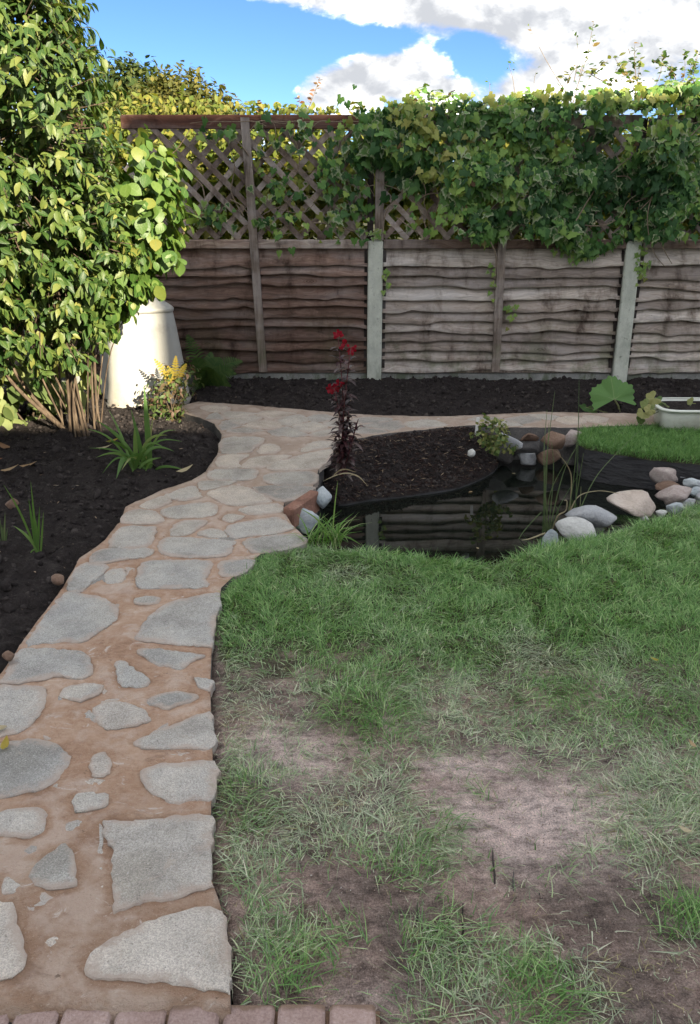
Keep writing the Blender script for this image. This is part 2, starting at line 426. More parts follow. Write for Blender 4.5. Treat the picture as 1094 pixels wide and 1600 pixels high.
def wood(name, c0, c1, c2, algae=.35, grey=.4, axis='x', knots=True):
    def fn(t):
        p = t.pos(); r = t.rnd(); off = t.n('CombineXYZ', None, X=t.m('MULTIPLY', r, 37.), Y=t.m('MULTIPLY', r, 11.), Z=t.m('MULTIPLY', r, 23.)).outputs[0]
        q = t.vm('ADD', p, off)
        st = {'x': (1.6, 20, 26), 'z': (30, 30, 1.8), 'd': (9, 20, 9)}[axis]
        v = t.scl(q, st)
        warp = t.noise(t.scl(q, (1.5, 6, 6) if axis == 'x' else (6, 6, 1.5)), 1.6, 2)
        v = t.vm('ADD', v, t.n('CombineXYZ', None, Z=t.m('MULTIPLY', warp, 5.)).outputs[0]) if axis == 'x' else v
        g = t.noise(v, 1.6, 7, .66, .5); g2 = t.noise(v, 5.5, 4, .6, .2)
        gg = t.m('ADD', t.m('MULTIPLY', g, .7), t.m('MULTIPLY', g2, .3))
        col = t.ramp(gg, (.28, c0), (.5, c1), (.72, c2))
        col = t.mix(t.m('MULTIPLY', t.smooth(t.noise(t.scl(q, (1.1, 2, 5)), 1.3, 4, .6), .42, .68), grey), col, (.52, .515, .51))
        if knots:
            vo = t.n('TexVoronoi', {'feature': 'F1'}, Vector=t.scl(q, (2.2, 1, 7.5)), Scale=1.0, Randomness=1.0).outputs[0]
            ring = t.m('MULTIPLY', t.smooth(vo, .17, .04), t.m('ADD', .55, t.m('MULTIPLY', t.m('SINE', t.m('MULTIPLY', vo, 130.)), .45)))
            col = t.mix(t.m('MULTIPLY', ring, .8), col, (.045, .022, .014))
        z = t.n('SeparateXYZ', None, Vector=p).outputs[2]
        al = t.m('MULTIPLY', t.smooth(t.noise(p, 3.2, 5, .65), .46, .62), t.smooth(z, .75, .15, 0, algae))
        col = t.mix(al, col, (.12, .15, .075))
        stn = t.noise(t.scl(p, (5, 5, 1.6)), 1.5, 5, .65); col = t.mix(1., col, t.ramp(stn, (.31, (.30, .26, .24)), (.42, (.8, .78, .76)), (.52, (1.06, 1.06, 1.06))), 'MULTIPLY')
        nl = t.n('TexVoronoi', {'feature': 'F1'}, Vector=t.scl(q, (6, 1, 15)), Scale=1.0, Randomness=1.0).outputs[0]; col = t.mix(t.smooth(nl, .035, .02, 0, .85), col, (.03, .02, .02))
        hue = t.mix(1.0, col, t.ramp(r, (0, (.58, .54, .53)), (.35, (.85, .80, .78)), (.7, (1.05, 1.03, 1.03)), (1, (1.28, 1.27, 1.27))), 'MULTIPLY')
        return principled(t, hue, .82, .22, t.bump(gg, .007, .9))
    return material(name, fn)
M_plankL = wood('dark_brown_waney_board', (.05, .031, .024), (.165, .108, .085), (.30, .215, .175), .30, .25)
M_plankR = wood('weathered_grey_board', (.11, .084, .066), (.42, .375, .33), (.66, .62, .575), .6, .5)
M_rail = wood('stained_rail', (.08, .05, .04), (.24, .175, .14), (.46, .385, .31), .2, .4, knots=False)
M_batten = wood('timber_batten', (.09, .078, .066), (.25, .215, .185), (.44, .395, .345), .5, .4, axis='z', knots=False)
M_cap = wood('brown_cap', (.04, .018, .014), (.10, .045, .032), (.2, .12, .09), 0, .2, knots=False)
M_slat = wood('trellis_slat', (.10, .075, .062), (.26, .21, .18), (.42, .36, .31), .2, .45, axis='d', knots=False)
M_gapdark = wood('gap_black', (.015, .012, .012), (.03, .024, .022), (.06, .05, .045), 0, .1, axis='z', knots=False)  # near-black for strips that stand in for gap shade and soil slits

def concrete(name, a, b, moss=.3, z0=.6):
    def fn(t):
        p = t.pos(); n = t.noise(p, 7, 6, .65); f = t.noise(p, 140, 3)
        col = t.ramp(t.m('ADD', t.m('MULTIPLY', n, .7), t.m('MULTIPLY', f, .3)), (.3, a), (.7, b))
        z = t.n('SeparateXYZ', None, Vector=p).outputs[2]
        col = t.mix(t.m('MULTIPLY', t.smooth(t.noise(t.scl(p, (1, 1, .35)), 9, 5, .7), .47, .62), t.smooth(z, z0, 0, .35 * moss, moss)), col, (.10, .125, .075))
        col = t.mix(t.smooth(t.noise(p, 26, 5, .7), .60, .68, 0, .5), col, (.07, .07, .065))
        return principled(t, col, .9, .2, t.bump(t.m('ADD', f, n), .004))
    return material(name, fn)
M_post = concrete('concrete_post', (.42, .445, .39), (.62, .65, .57), .4, .9)
M_gravelb = concrete('mossy_gravel_board', (.15, .155, .148), (.38, .385, .365), .9, .3)

def m_soil(t):
    p = t.pos(); n = t.noise(p, 14, 7, .7); f = t.noise(p, 95, 5, .7); big = t.noise(p, 2.2, 3)
    col = t.ramp(t.m('ADD', t.m('MULTIPLY', n, .55), t.m('MULTIPLY', f, .45)), (.3, (.012, .010, .010)), (.52, (.033, .028, .027)), (.72, (.085, .075, .070)))
    col = t.mix(t.smooth(t.noise(p, 210, 2), .69, .74), col, (.17, .14, .11))
    return principled(t, col, .95, .15, t.bump(t.m('ADD', t.m('MULTIPLY', n, 1.), f), .022, 1.0))
M_soil = material('dark_soil', m_soil)
def m_clod(t):
    p = t.pos(); f = t.noise(p, 70, 5, .7); r = t.attr('rnd')
    c = t.ramp(t.m('ADD', t.m('MULTIPLY', f, .6), t.m('MULTIPLY', r, .4)), (.25, (.018, .015, .015)), (.6, (.050, .043, .041)), (.9, (.11, .098, .09)))
    return principled(t, c, .95, .15, t.bump(f, .012))
M_clod = material('soil_clod', m_clod)
M_chip = material('compost_fibre', lambda t: principled(t, t.ramp(t.attr('rnd'), (0, (.015, .010, .010)), (.7, (.05, .030, .026)), (.92, (.11, .075, .055)), (1, (.32, .25, .17))), .9, .2))
def m_liner(t):
    p = t.pos(); n = t.noise(t.scl(p, (8, 8, 30)), 1, 5, .6, .4)
    return principled(t, t.ramp(n, (.3, (.006, .006, .007)), (.7, (.028, .029, .032))), .55, .35, t.bump(n, .03))
M_liner = material('pond_liner', m_liner)

def m_lawn(t):
    p = t.pos(); bare = t.attr('bare'); sand = t.attr('sand')
    n = t.noise(p, 9, 7, .68); f = t.noise(p, 70, 5, .7); f2 = t.noise(t.scl(p, (60, 210, 60)), 1, 4, .7, 1.0)
    mixv = t.m('ADD', t.m('MULTIPLY', n, .5), t.m('MULTIPLY', f, .5))
    dirt = t.ramp(mixv, (.28, (.14, .097, .08)), (.5, (.33, .245, .21)), (.72, (.50, .40, .35)))
    damp = t.ramp(mixv, (.28, (.09, .067, .058)), (.5, (.19, .15, .13)), (.75, (.31, .25, .215)))
    dirt = t.mix(t.smooth(t.noise(p, 2.3, 4, .6), .42, .58), dirt, damp)
    dry = t.ramp(mixv, (.3, (.50, .385, .35)), (.7, (.72, .61, .565)))
    dirt = t.mix(sand, dirt, dry)
    thatch = t.ramp(f2, (.3, (.03, .036, .018)), (.7, (.11, .115, .06)))
    g = t.smooth(t.m('ADD', bare, t.m('MULTIPLY', t.m('SUBTRACT', n, .5), .9)), .25, .6)
    col = t.mix(g, thatch, dirt)
    hf = t.noise(p, 260, 4, .8); col = t.mix(1., col, t.ramp(hf, (.32, .45), (.5, 1.0), (.68, 1.55)), 'MULTIPLY')
    lf = t.noise(t.scl(p, (14, 26, 14)), 1, 6, .75); col = t.mix(1., col, t.ramp(lf, (.35, .45), (.5, 1.05), (.65, 1.42)), 'MULTIPLY')
    col = t.mix(t.smooth(t.noise(p, 230, 2), .68, .73, 0, .7), col, (.42, .36, .29))
    return principled(t, col, .93, .15, t.bump(t.m('ADD', t.m('ADD', n, t.m('MULTIPLY', f, .7)), t.m('MULTIPLY', f2, .3)), .030))
M_lawn = material('lawn_soil', m_lawn)
def m_grass(t):
    r = t.attr('rnd'); pale = t.attr('pale')
    lush = t.ramp(r, (0, (.085, .195, .055)), (.5, (.17, .325, .105)), (.85, (.28, .45, .17)), (1, (.48, .58, .32)))
    dull = t.ramp(r, (0, (.21, .275, .18)), (.5, (.40, .46, .34)), (.8, (.58, .62, .49)), (1, (.70, .69, .56)))
    straw = t.ramp(r, (0, (.20, .17, .09)), (.6, (.33, .29, .16)), (1, (.5, .45, .29)))
    c = t.mix(t.smooth(pale, .1, .55), lush, dull); c = t.mix(t.smooth(pale, .7, .95), c, straw)
    s1 = principled(t, c, .5, .3); tr = t.n('BsdfTranslucent', None, Color=t.mix(1., c, (1.1, 1.2, .6), 'MULTIPLY'))
    return t.n('MixShader', None, i0=.3, i1=s1, i2=tr.outputs[0]).outputs[0]
M_grass = material('grass_blade', m_grass)

def m_mortar(t):
    p = t.pos(); n = t.noise(p, 6, 6, .65, .6); f = t.noise(p, 130, 4, .7); st = t.noise(t.scl(p, (18, 30, 10)), 1, 5, .65, 1.6)
    col = t.ramp(t.m('ADD', t.m('MULTIPLY', n, .6), t.m('MULTIPLY', st, .4)), (.30, (.26, .16, .108)), (.46, (.38, .25, .172)), (.58, (.45, .325, .24)), (.72, (.55, .46, .385)))
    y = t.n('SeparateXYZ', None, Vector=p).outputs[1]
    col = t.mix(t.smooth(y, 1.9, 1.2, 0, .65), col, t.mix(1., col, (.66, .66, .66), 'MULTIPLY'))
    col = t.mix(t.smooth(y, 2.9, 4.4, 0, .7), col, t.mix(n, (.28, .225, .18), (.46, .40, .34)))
    col = t.mix(t.smooth(t.noise(t.scl(p, (7, 11, 7)), 1, 6, .75, 2.2), .60, .66, 0, .75), col, (.54, .49, .45))
    gp = t.m('ADD', t.attr('gap'), t.m('MULTIPLY', t.m('SUBTRACT', t.noise(p, 17, 5, .7), .5), .05))
    col = t.mix(t.m('MULTIPLY', t.smooth(gp, .016, .034, 0, .62), t.smooth(t.noise(p, 5.5, 5, .65), .44, .60)), col, (.50, .41, .345))
    col = t.mix(t.smooth(gp, .014, .003, 0, .6), col, (.235, .145, .095))
    gr = t.noise(p, 330, 3, .8); col = t.mix(t.smooth(gr, .60, .70, 0, .55), col, (.62, .56, .50)); col = t.mix(t.smooth(gr, .40, .30, 0, .5), col, (.13, .09, .07))
    pale = t.noise(t.scl(p, (5, 8, 5)), 1, 7, .72, .4); col = t.mix(t.smooth(pale, .56, .66, 0, .55), col, (.50, .43, .375)); col = t.mix(t.smooth(pale, .42, .33, 0, .5), col, (.20, .135, .10))
    col = t.mix(t.smooth(t.noise(p, 24, 6, .75), .64, .70, 0, .7), col, (.09, .06, .045))
    return principled(t, col, .92, .15, t.bump(t.m('ADD', t.m('ADD', t.m('MULTIPLY', st, .8), t.m('MULTIPLY', f, .9)), t.m('MULTIPLY', pale, 1.2)), .009))
M_mortar = material('sandy_mortar', m_mortar)
def m_slab(t):
    p = t.pos(); r = t.rnd(); e = t.attr('edge'); o = t.vm('ADD', p, t.n('CombineXYZ', None, X=t.m('MULTIPLY', r, 31.), Y=t.m('MULTIPLY', r, 17.)).outputs[0])
    n = t.noise(o, 7, 6, .65); f = t.noise(o, 190, 4, .75); g = t.noise(o, 34, 5, .7)
    c = t.ramp(t.m('ADD', t.m('MULTIPLY', n, .4), t.m('ADD', t.m('MULTIPLY', f, .35), t.m('MULTIPLY', g, .25))), (.3, (.23, .23, .225)), (.5, (.38, .38, .372)), (.7, (.52, .52, .51)))
    c = t.mix(1., c, t.ramp(r, (0, (.72, .72, .71)), (.35, (.92, .92, .90)), (.7, (1.06, 1.03, .98)), (1, (1.16, 1.07, .98))), 'MULTIPLY')
    c = t.mix(1., c, t.ramp(t.noise(o, 3.2, 5, .65, .5), (.34, (.74, .73, .70)), (.5, (1, 1, 1)), (.66, (1.14, 1.12, 1.08))), 'MULTIPLY')
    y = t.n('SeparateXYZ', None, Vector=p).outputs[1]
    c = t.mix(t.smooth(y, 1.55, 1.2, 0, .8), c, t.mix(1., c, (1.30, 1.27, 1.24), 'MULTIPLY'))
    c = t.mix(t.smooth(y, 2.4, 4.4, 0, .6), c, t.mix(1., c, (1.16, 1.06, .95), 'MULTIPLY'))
    sp = t.n('TexVoronoi', {'feature': 'F1'}, Vector=o, Scale=420.0).outputs['Color']; sv = t.n('SeparateColor', None, Color=sp).outputs[0]
    c = t.mix(1., c, t.ramp(sv, (0, .74), (.5, .98), (1, 1.24)), 'MULTIPLY')
    c = t.mix(t.smooth(t.noise(o, 260, 2), .63, .70, 0, .6), c, (.66, .66, .64))
    c = t.mix(t.smooth(t.noise(o, 120, 3), .66, .72, 0, .5), c, (.06, .06, .06))
    ee = t.m('ADD', t.m('MULTIPLY', e, t.smooth(t.noise(p, 6.5, 4, .6), .36, .62, .25, 1.25)), t.m('MULTIPLY', t.m('SUBTRACT', t.noise(p, 45, 6, .8), .5), 1.5))
    c = t.mix(t.smooth(ee, .15, 1.05, 0, .85), c, t.mix(t.noise(p, 30, 5, .7), (.31, .235, .185), (.52, .46, .41)))
    c = t.mix(t.smooth(t.noise(p, 11, 6, .7, .8), .58, .70, 0, .45), c, (.46, .385, .32))
    return principled(t, c, .88, .22, t.bump(t.m('ADD', f, t.m('MULTIPLY', g, .7)), .005))
M_slab = material('grey_paving', m_slab)
def m_brick(t):
    p = t.pos(); r = t.rnd(); n = t.noise(p, 12, 5, .65); f = t.noise(p, 160, 4, .7)
    c = t.ramp(t.m('ADD', t.m('MULTIPLY', n, .4), t.m('MULTIPLY', f, .6)), (.3, (.22, .155, .135)), (.55, (.37, .29, .265)), (.75, (.52, .45, .42)))
    c = t.mix(1., c, t.ramp(r, (0, (.9, .86, .86)), (1, (1.1, 1.06, 1.04))), 'MULTIPLY')
    y = t.n('SeparateXYZ', None, Vector=p).outputs[1]
    c = t.mix(t.smooth(t.m('ADD', y, t.m('MULTIPLY', t.noise(p, 22, 4), .03)), 1.088, 1.100, 0, .95), c, t.mix(n, (.16, .11, .08), (.25, .175, .13)))
    return principled(t, c, .88, .2, t.bump(f, .004))
M_brick = material('block_paver', m_brick)
def rockmat(name, a, b, c):
    def fn(t):
        p = t.pos(); n = t.noise(p, 9, 6, .65, .4); f = t.noise(p, 90, 4, .7)
        col = t.ramp(t.m('ADD', t.m('MULTIPLY', n, .65), t.m('MULTIPLY', f, .35)), (.3, a), (.52, b), (.72, c))
        return principled(t, col, .8, .25, t.bump(t.m('ADD', n, f), .008))
    return material(name, fn)
RK = {'pink': rockmat('pinkish_rock', (.22, .175, .16), (.40, .34, .315), (.54, .49, .455)),
      'tan': rockmat('tan_rock', (.32, .26, .21), (.52, .45, .39), (.64, .59, .54)),
      'grey': rockmat('grey_rock', (.20, .21, .22), (.38, .395, .41), (.54, .55, .56)),
      'blue': rockmat('blue_white_rock', (.22, .27, .30), (.42, .47, .49), (.60, .63, .63)),
      'white': rockmat('white_rock', (.33, .33, .31), (.52, .53, .51), (.68, .68, .66)),
      'dark': rockmat('dark_wet_rock', (.03, .03, .032), (.075, .072, .07), (.14, .13, .12)),
      'brown': rockmat('brown_rock', (.09, .055, .04), (.19, .125, .09), (.30, .22, .17))}
def m_water(t):
    p = t.pos(); n = t.noise(t.scl(p, (1, 1, 1)), 9, 2, .5)
    return principled(t, (.006, .008, .006), .015, .5, t.bump(n, .0005, .3), IOR=1.7)
M_water = material('pond_water', m_water)
def plastic(name, c, rough=.45, dirt=.3, sss=0.0):
    def fn(t):
        p = t.pos(); n = t.noise(p, 6, 5, .65)
        z = t.n('SeparateXYZ', None, Vector=p).outputs[2]
        col = t.mix(t.m('MULTIPLY', t.smooth(n, .45, .7), dirt), c, tuple(x * .6 for x in c))
        col = t.mix(t.m('MULTIPLY', t.smooth(z, .22, .0), t.smooth(n, .35, .6, .2, .6)), col, (.25, .20, .14))
        return principled(t, col, rough, .4, t.bump(t.noise(p, 60, 3), .0015))
    return material(name, fn)
M_bin = plastic('cream_bin_plastic', (.36, .36, .335), .55, .5)
M_binlid = plastic('cream_lid_plastic', (.40, .40, .37), .5, .4)
M_tub = plastic('white_tub_plastic', (.70, .74, .68), .4, .25)
M_ground = material('field_ground', lambda t: principled(t, t.ramp(t.noise(t.pos(), .8, 5), (.3, (.03, .035, .015)), (.7, (.09, .085, .045))), .95, .1))
M_housebrick = material('pale_bounce_render', lambda t: principled(t, t.ramp(t.noise(t.pos(), 3, 5), (.3, (.56, .52, .45)), (.7, (.68, .65, .58))), .9, .2, t.bump(t.noise(t.pos(), 80, 3), .004)))  # pale wall colour picked to bounce light into the shaded garden
M_rooftile = material('roof_tile', lambda t: principled(t, t.ramp(t.noise(t.pos(), 6, 4), (.3, (.08, .05, .04)), (.7, (.16, .10, .08))), .85, .2))
M_upvc = material('white_frame', lambda t: principled(t, (.75, .75, .73), .35, .4))
M_glass = material('window_glass', lambda t: principled(t, (.03, .04, .045), .03, .6))

# ------------------------------------------------------------------ outlines (traced on the ground plane)
PATH_R = [(364, 1580), (358, 1500), (346, 1425), (331, 1380), (330, 1300), (333, 1190), (329, 1080), (332, 1010), (346, 926), (396, 880), (425, 864), (481, 849), (457, 826), (442, 802), (446, 786), (487, 769), (493, 757), (500, 731), (521, 700), (540, 694), (600, 683), (690, 673), (740, 669), (780, 673), (850, 673), (900, 673), (1000, 669), (1040, 667)]
PATH_FAR = [(1040, 652), (1000, 651), (850, 648), (700, 655), (600, 654), (547, 651), (480, 645), (400, 638), (310, 632)]
PATH_L = [(285, 638), (283, 650), (312, 657), (335, 667), (347, 684), (340, 715), (322, 742), (300, 757), (255, 771), (197, 798), (188, 821), (165, 851), (125, 879), (98, 926), (40, 1004), (0, 1063)]
path_poly = PX(PATH_R + PATH_FAR + PATH_L)
b0 = G(0, 1063); b1 = G(40, 1004); dl = (b0 - b1)
path_poly += [(b0.x + dl.x * 3, b0.y + dl.y * 3), (b0.x + dl.x * 7.2, b0.y + dl.y * 7.2), (-1.6, 1.06)]
path_poly[0] = (path_poly[0][0], 1.06)
POND_NEAR = [(481, 849), (500, 853), (530, 857), (600, 864), (660, 868), (700, 871), (760, 880), (800, 871), (845, 853), (880, 846), (935, 838), (1000, 818), (1050, 806), (1100, 788), (1200, 760)]
lawn_poly = PX(list(reversed(PATH_R[:12])))[::-1]
lawn_poly = PX(PATH_R[:12]) + PX(POND_NEAR) + [(4.2, PX([(1200, 760)])[0][1]), (4.2, .55), (G(595, 1585).x, .55), (G(595, 1585).x, 1.09)]
lawn_poly[0] = (lawn_poly[0][0], 1.09)
FARLAWN = [(905, 676), (1000, 670), (1040, 668), (1150, 660), (1400, 655), (1400, 742), (1200, 728), (1094, 724), (1030, 716), (960, 708), (915, 700), (903, 690)]
farlawn_poly = PX(FARLAWN)
MOUND = [(521, 703), (560, 690), (610, 683), (680, 674), (720, 670), (752, 676), (772, 690), (780, 715), (772, 736), (730, 757), (690, 767), (630, 775), (570, 782), (530, 788), (500, 772), (494, 758), (503, 732)]
MZ = [.0] * 6 + [-.10, -.19, -.19] + [-.19] * 6 + [-.06, -.02]
mound_poly = [(p.x, p.y) for p in catmull([G(x, y, z) for (x, y), z in zip(MOUND, MZ)], 3, True)]
mound_lo = catmull([G(x, y, z) for (x, y), z in zip(MOUND, MZ)], 3, True)
BED = [(283, 652), (312, 659), (335, 669), (346, 685), (338, 716), (320, 742), (298, 758), (253, 772), (195, 799), (186, 822), (163, 852), (123, 880), (96, 927), (38, 1005), (-2, 1064)]
bl = G(-2, 1064)
bed_poly = PX(BED) + [(bl.x + dl.x * 7, bl.y + dl.y * 7), (-3.6, 1.2), (-3.6, 6.2), (-1.16, 6.2), (-1.16, PX([(285, 636)])[0][1])]
border_poly = PX([(310, 634), (400, 640), (480, 647), (547, 653), (600, 656), (700, 657), (850, 650), (1000, 653), (1060, 654)]) + [(4.2, 5.2), (4.2, 6.29), (-1.18, 6.29), (-1.18, 5.75)]
POND = [(440, 800), (470, 860), (530, 872), (700, 890), (780, 890), (860, 870), (1000, 830), (1100, 800), (1250, 765), (1250, 720), (1094, 712), (960, 700), (920, 690), (905, 668), (760, 662), (600, 675), (510, 695), (480, 760)]
pond_poly = PX(POND)
BANK = [(850, 858), (872, 853), (938, 844), (1004, 824), (1054, 812), (1104, 796), (1200, 770), (1200, 734), (1092, 736), (1060, 756), (1034, 776), (1000, 782), (955, 787), (890, 802), (862, 825)]
bank_poly = PX(BANK)

# ------------------------------------------------------------------ the setting
xs = np.concatenate([-np.geomspace(900, 4.0, 22), np.linspace(-3.9, 4.3, 206), np.geomspace(4.4, 900, 22)])
ys = np.concatenate([-np.geomspace(300, 1, 14), np.linspace(0, 6.6, 166), np.geomspace(6.8, 1500, 26)])
gx, gy = np.meshgrid(xs, ys); gz = np.full(gx.shape, -.06)
gz[inside(pond_poly, gx, gy)] = -.8
far = np.clip((np.hypot(gx, gy) - 9) / 30, 0, 1); gz = gz - far * .3
nx, ny = len(xs), len(ys); ii = (np.arange(ny - 1)[:, None] * nx + np.arange(nx - 1)[None]).ravel()
mk('ground', np.column_stack([gx.ravel(), gy.ravel(), gz.ravel()]), np.stack([ii, ii + 1, ii + nx + 1, ii + nx], 1), M_ground, smooth=False, kind='structure')

# lawn masks, surveyed as patches on the ground
BARE = [(860, 1280, 175, 75, 1.0), (960, 1420, 190, 90, 1.0), (900, 1500, 60, 90, .9), (1060, 1560, 90, 60, .9), (470, 1165, 110, 45, .62), (730, 1200, 90, 28, .85), (600, 1410, 90, 45, .8), (480, 1400, 90, 40, .55),
        (560, 1540, 110, 55, 1.0), (690, 1250, 70, 40, .7), (450, 1270, 50, 60, .4), (760, 1390, 70, 60, .85), (980, 1190, 60, 22, .7), (480, 1070, 120, 60, .45), (620, 1190, 60, 30, .5), (360, 1480, 22, 160, .9), (336, 1150, 10, 200, .9)]
TUFT = [(860, 1540, 75, 62, 1.0), (1075, 1440, 50, 34, 1.0), (690, 1480, 62, 58, .8), (450, 1500, 62, 60, .75), (640, 1320, 80, 60, .6), (385, 1260, 50, 70, .6), (1030, 1270, 90, 75, .9), (600, 1100, 90, 40, .5), (720, 1560, 70, 40, .6), (390, 1380, 45, 60, .6), (540, 1290, 60, 50, .5)]
SAND = [(860, 1280, 180, 75, 1.0), (730, 1195, 80, 22, 1.0), (450, 1180, 90, 45, .8), (560, 1560, 70, 30, .4), (640, 1130, 50, 20, .5)]
def fld(L, x, y):
    px, py, _ = project(np.stack([x, y, np.zeros_like(x)], -1)); r = np.zeros(np.shape(x))
    for (cx, cy, rx, ry, a) in L: r = np.maximum(r, a * np.exp(-(((px - cx) / rx) ** 2 + ((py - cy) / ry) ** 2) ** 1.5 * .7))
    return r
def lawn_masks(x, y):
    x = np.asarray(x, float); y = np.asarray(y, float)
    px, py, _ = project(np.stack([x, y, np.zeros_like(x)], -1))
    bare = np.maximum(fld(BARE, x, y), np.clip((py - 1120) / 500, 0, .45)) - fld(TUFT, x, y) * .9
    bare = np.where(y < .9, .6, bare)
    return np.clip(bare, 0, 1), np.clip(fld(SAND, x, y), 0, 1)
# ---
lawn_z = lambda x, y, e: .0 + fbm(x, y, 7, 4, 3) * .035 + fbm(x, y, 30, 3, 4) * .012 - .02 * np.exp(-e / .03)
def lawn_at(x, y):
    b, s_ = lawn_masks(x, y); py = project(np.stack([x, y, np.zeros_like(x)], -1))[1]
    return {'bare': np.maximum(b, np.interp(py, [930, 1100], [0, .62])), 'sand': s_}
region('lawn', lawn_poly, .022, lawn_z, M_lawn, .75, M_liner, lawn_at, kind='structure')
far_z = lambda x, y, e: .015 + fbm(x, y, 6, 3, 5) * .03 - .03 * np.exp(-e / .04)
region('lawn', farlawn_poly, .035, far_z, M_lawn, .75, M_liner, lambda x, y: {'bare': np.zeros(len(x)), 'sand': np.zeros(len(x))}, kind='structure')
def bed_z(x, y, e):
    lump = np.abs(fbm(x, y, 5, 4, 11)) * .12 + fbm(x, y, 16, 4, 12) * .07 + fbm(x, y, 45, 3, 13) * .02
    return -.035 + .05 * (1 - np.exp(-e / .12)) + lump * np.clip(e / .05, .2, 1)
bed = region('flower_bed', bed_poly, .026, bed_z, M_soil, .2, M_soil, kind='structure')
def border_z(x, y, e):
    return -.02 + np.clip((y - 5.45) / .8, 0, 1) * .09 + fbm(x, y, 6, 4, 21) * .09 * np.clip(e / .05, .15, 1) + fbm(x, y, 24, 4, 22) * .05 * np.clip(e / .05, .15, 1)
border = region('soil_border', border_poly, .03, border_z, M_soil, .2, M_soil, kind='structure')
def mound_z(x, y, e):
    d2 = np.stack([np.hypot(x - p.x, y - p.y) for p in mound_lo]); wt = 1 / (d2 ** 4 + 1e-7); zb = (wt * np.array([p.z for p in mound_lo])[:, None]).sum(0) / wt.sum(0)
    hh = 1 - np.exp(-e / .07)
    return zb + .035 * hh + (fbm(x, y, 9, 4, 31) * .05 + fbm(x, y, 38, 3, 32) * .03) * np.clip(e / .03, .2, 1)
mound = region('soil_mound', mound_poly, .018, mound_z, M_soil, .6, M_liner, kind='structure')
region('pond_bank', bank_poly, .03, lambda x, y, e: -.10 + fbm(x, y, 12, 3, 41) * .05 - .06 * np.exp(-e / .05), RK['dark'], .5, M_liner, kind='structure')
wp = [G(x, y) for x, y in POND]
mk('pond_water', [(p.x, p.y, -.2) for p in wp], [tuple(range(len(wp)))[::-1]], M_water, kind='structure')
o = bpy.data.objects['pond_water']
if o.data.polygons[0].normal.z < 0: o.data.flip_normals()

# scattered crumbs: clods in the beds, fibres on the mound
def ico(sub=1):
    bm = bmesh.new(); bmesh.ops.create_icosphere(bm, subdivisions=sub, radius=1)
    bm.verts.ensure_lookup_table(); V = np.array([v.co[:] for v in bm.verts]); F = np.array([[v.index for v in f.verts] for f in bm.faces]); bm.free()
    return V, F
OCT = (np.array([(1, 0, 0), (-1, 0, 0), (0, 1, 0), (0, -1, 0), (0, 0, 1), (0, 0, -1)], float), np.array([(0, 2, 4), (2, 1, 4), (1, 3, 4), (3, 0, 4), (2, 0, 5), (1, 2, 5), (3, 1, 5), (0, 3, 5)]))
def rand_rot(n):
    q = rng.normal(size=(n, 4)); q /= np.linalg.norm(q, axis=1, keepdims=True); a, b, c, d = q.T
    return np.stack([np.stack([1 - 2 * (c * c + d * d), 2 * (b * c - a * d), 2 * (b * d + a * c)], -1),
                     np.stack([2 * (b * c + a * d), 1 - 2 * (b * b + d * d), 2 * (c * d - a * b)], -1),
                     np.stack([2 * (b * d - a * c), 2 * (c * d + a * b), 1 - 2 * (b * b + c * c)], -1)], 1)
def pts_in(poly, n, emin=0.0):
    P = np.array(poly)[:, :2]; lo, hi = P.min(0), P.max(0); out = np.zeros((0, 2))
    while len(out) < n:
        q = rng.uniform(lo, hi, (n * 3, 2)); q = q[inside(poly, q[:, 0], q[:, 1])]
        if emin: q = q[edge_dist(poly, q[:, 0], q[:, 1]) > emin]
        out = np.vstack([out, q])
    return out[:n]
def clods(parent, poly, zf, n, s0, s1, sel=None, sub=1):
    q = pts_in(poly, n, .012)
    if sel is not None: q = q[sel(q)]
    z = zf(q[:, 0], q[:, 1], edge_dist(poly, q[:, 0], q[:, 1]))
    s_ = s0 + (s1 - s0) * rng.random(len(q)) ** 5
    V, F = ico(sub); V = V * (1 + rng.uniform(-.22, .22, (len(V), 1)))
    scatter('soil_clods', (V, F), np.column_stack([q, z + s_ * .25]), rand_rot(len(q)), np.column_stack([s_, s_ * rng.uniform(.7, 1, len(q)), s_ * rng.uniform(.55, .9, len(q))]), rng.random(len(q)), M_clod, parent, smooth=False, kind='stuff')
def litter(parent, poly, zf, n, sel=None):
    q = pts_in(poly, n, .02)
    if sel is not None: q = q[sel(q)]
    z = zf(q[:, 0], q[:, 1], edge_dist(poly, q[:, 0], q[:, 1])); k = len(q); V = OCT[0] * np.array([1, .28, .10])
    a = rng.uniform(0, 6.28, k); Mq = basis(np.column_stack([-np.sin(a), np.cos(a), rng.normal(0, .3, k)]), np.column_stack([rng.normal(0, .3, k), rng.normal(0, .3, k), np.ones(k)]))
    scatter('plant_litter', (V, OCT[1]), np.column_stack([q, z + .008]), Mq, .003 + .013 * rng.random(k) ** 3, rng.random(k), M_litter, parent, smooth=False, kind='stuff')
M_litter = material('plant_litter', lambda t: principled(t, t.ramp(t.attr('rnd'), (0, (.05, .035, .028)), (.6, (.14, .095, .07)), (.9, (.32, .24, .17)), (1, (.5, .44, .35))), .9, .2))
inview = lambda q: (project(np.column_stack([q, np.zeros(len(q))]))[0] > -420)
clods(bed, bed_poly, bed_z, 21000, .002, .018, inview)
clods(bed, bed_poly, bed_z, 900, .010, .034, inview, 2)
litter(bed, bed_poly, bed_z, 1500, inview)
clods(border, border_poly, border_z, 7500, .003, .020)
litter(border, border_poly, border_z, 500)
clods(mound, mound_poly, mound_z, 3000, .003, .016)
q = pts_in(mound_poly, 2600, .01); z = mound_z(q[:, 0], q[:, 1], edge_dist(mound_poly, q[:, 0], q[:, 1]))
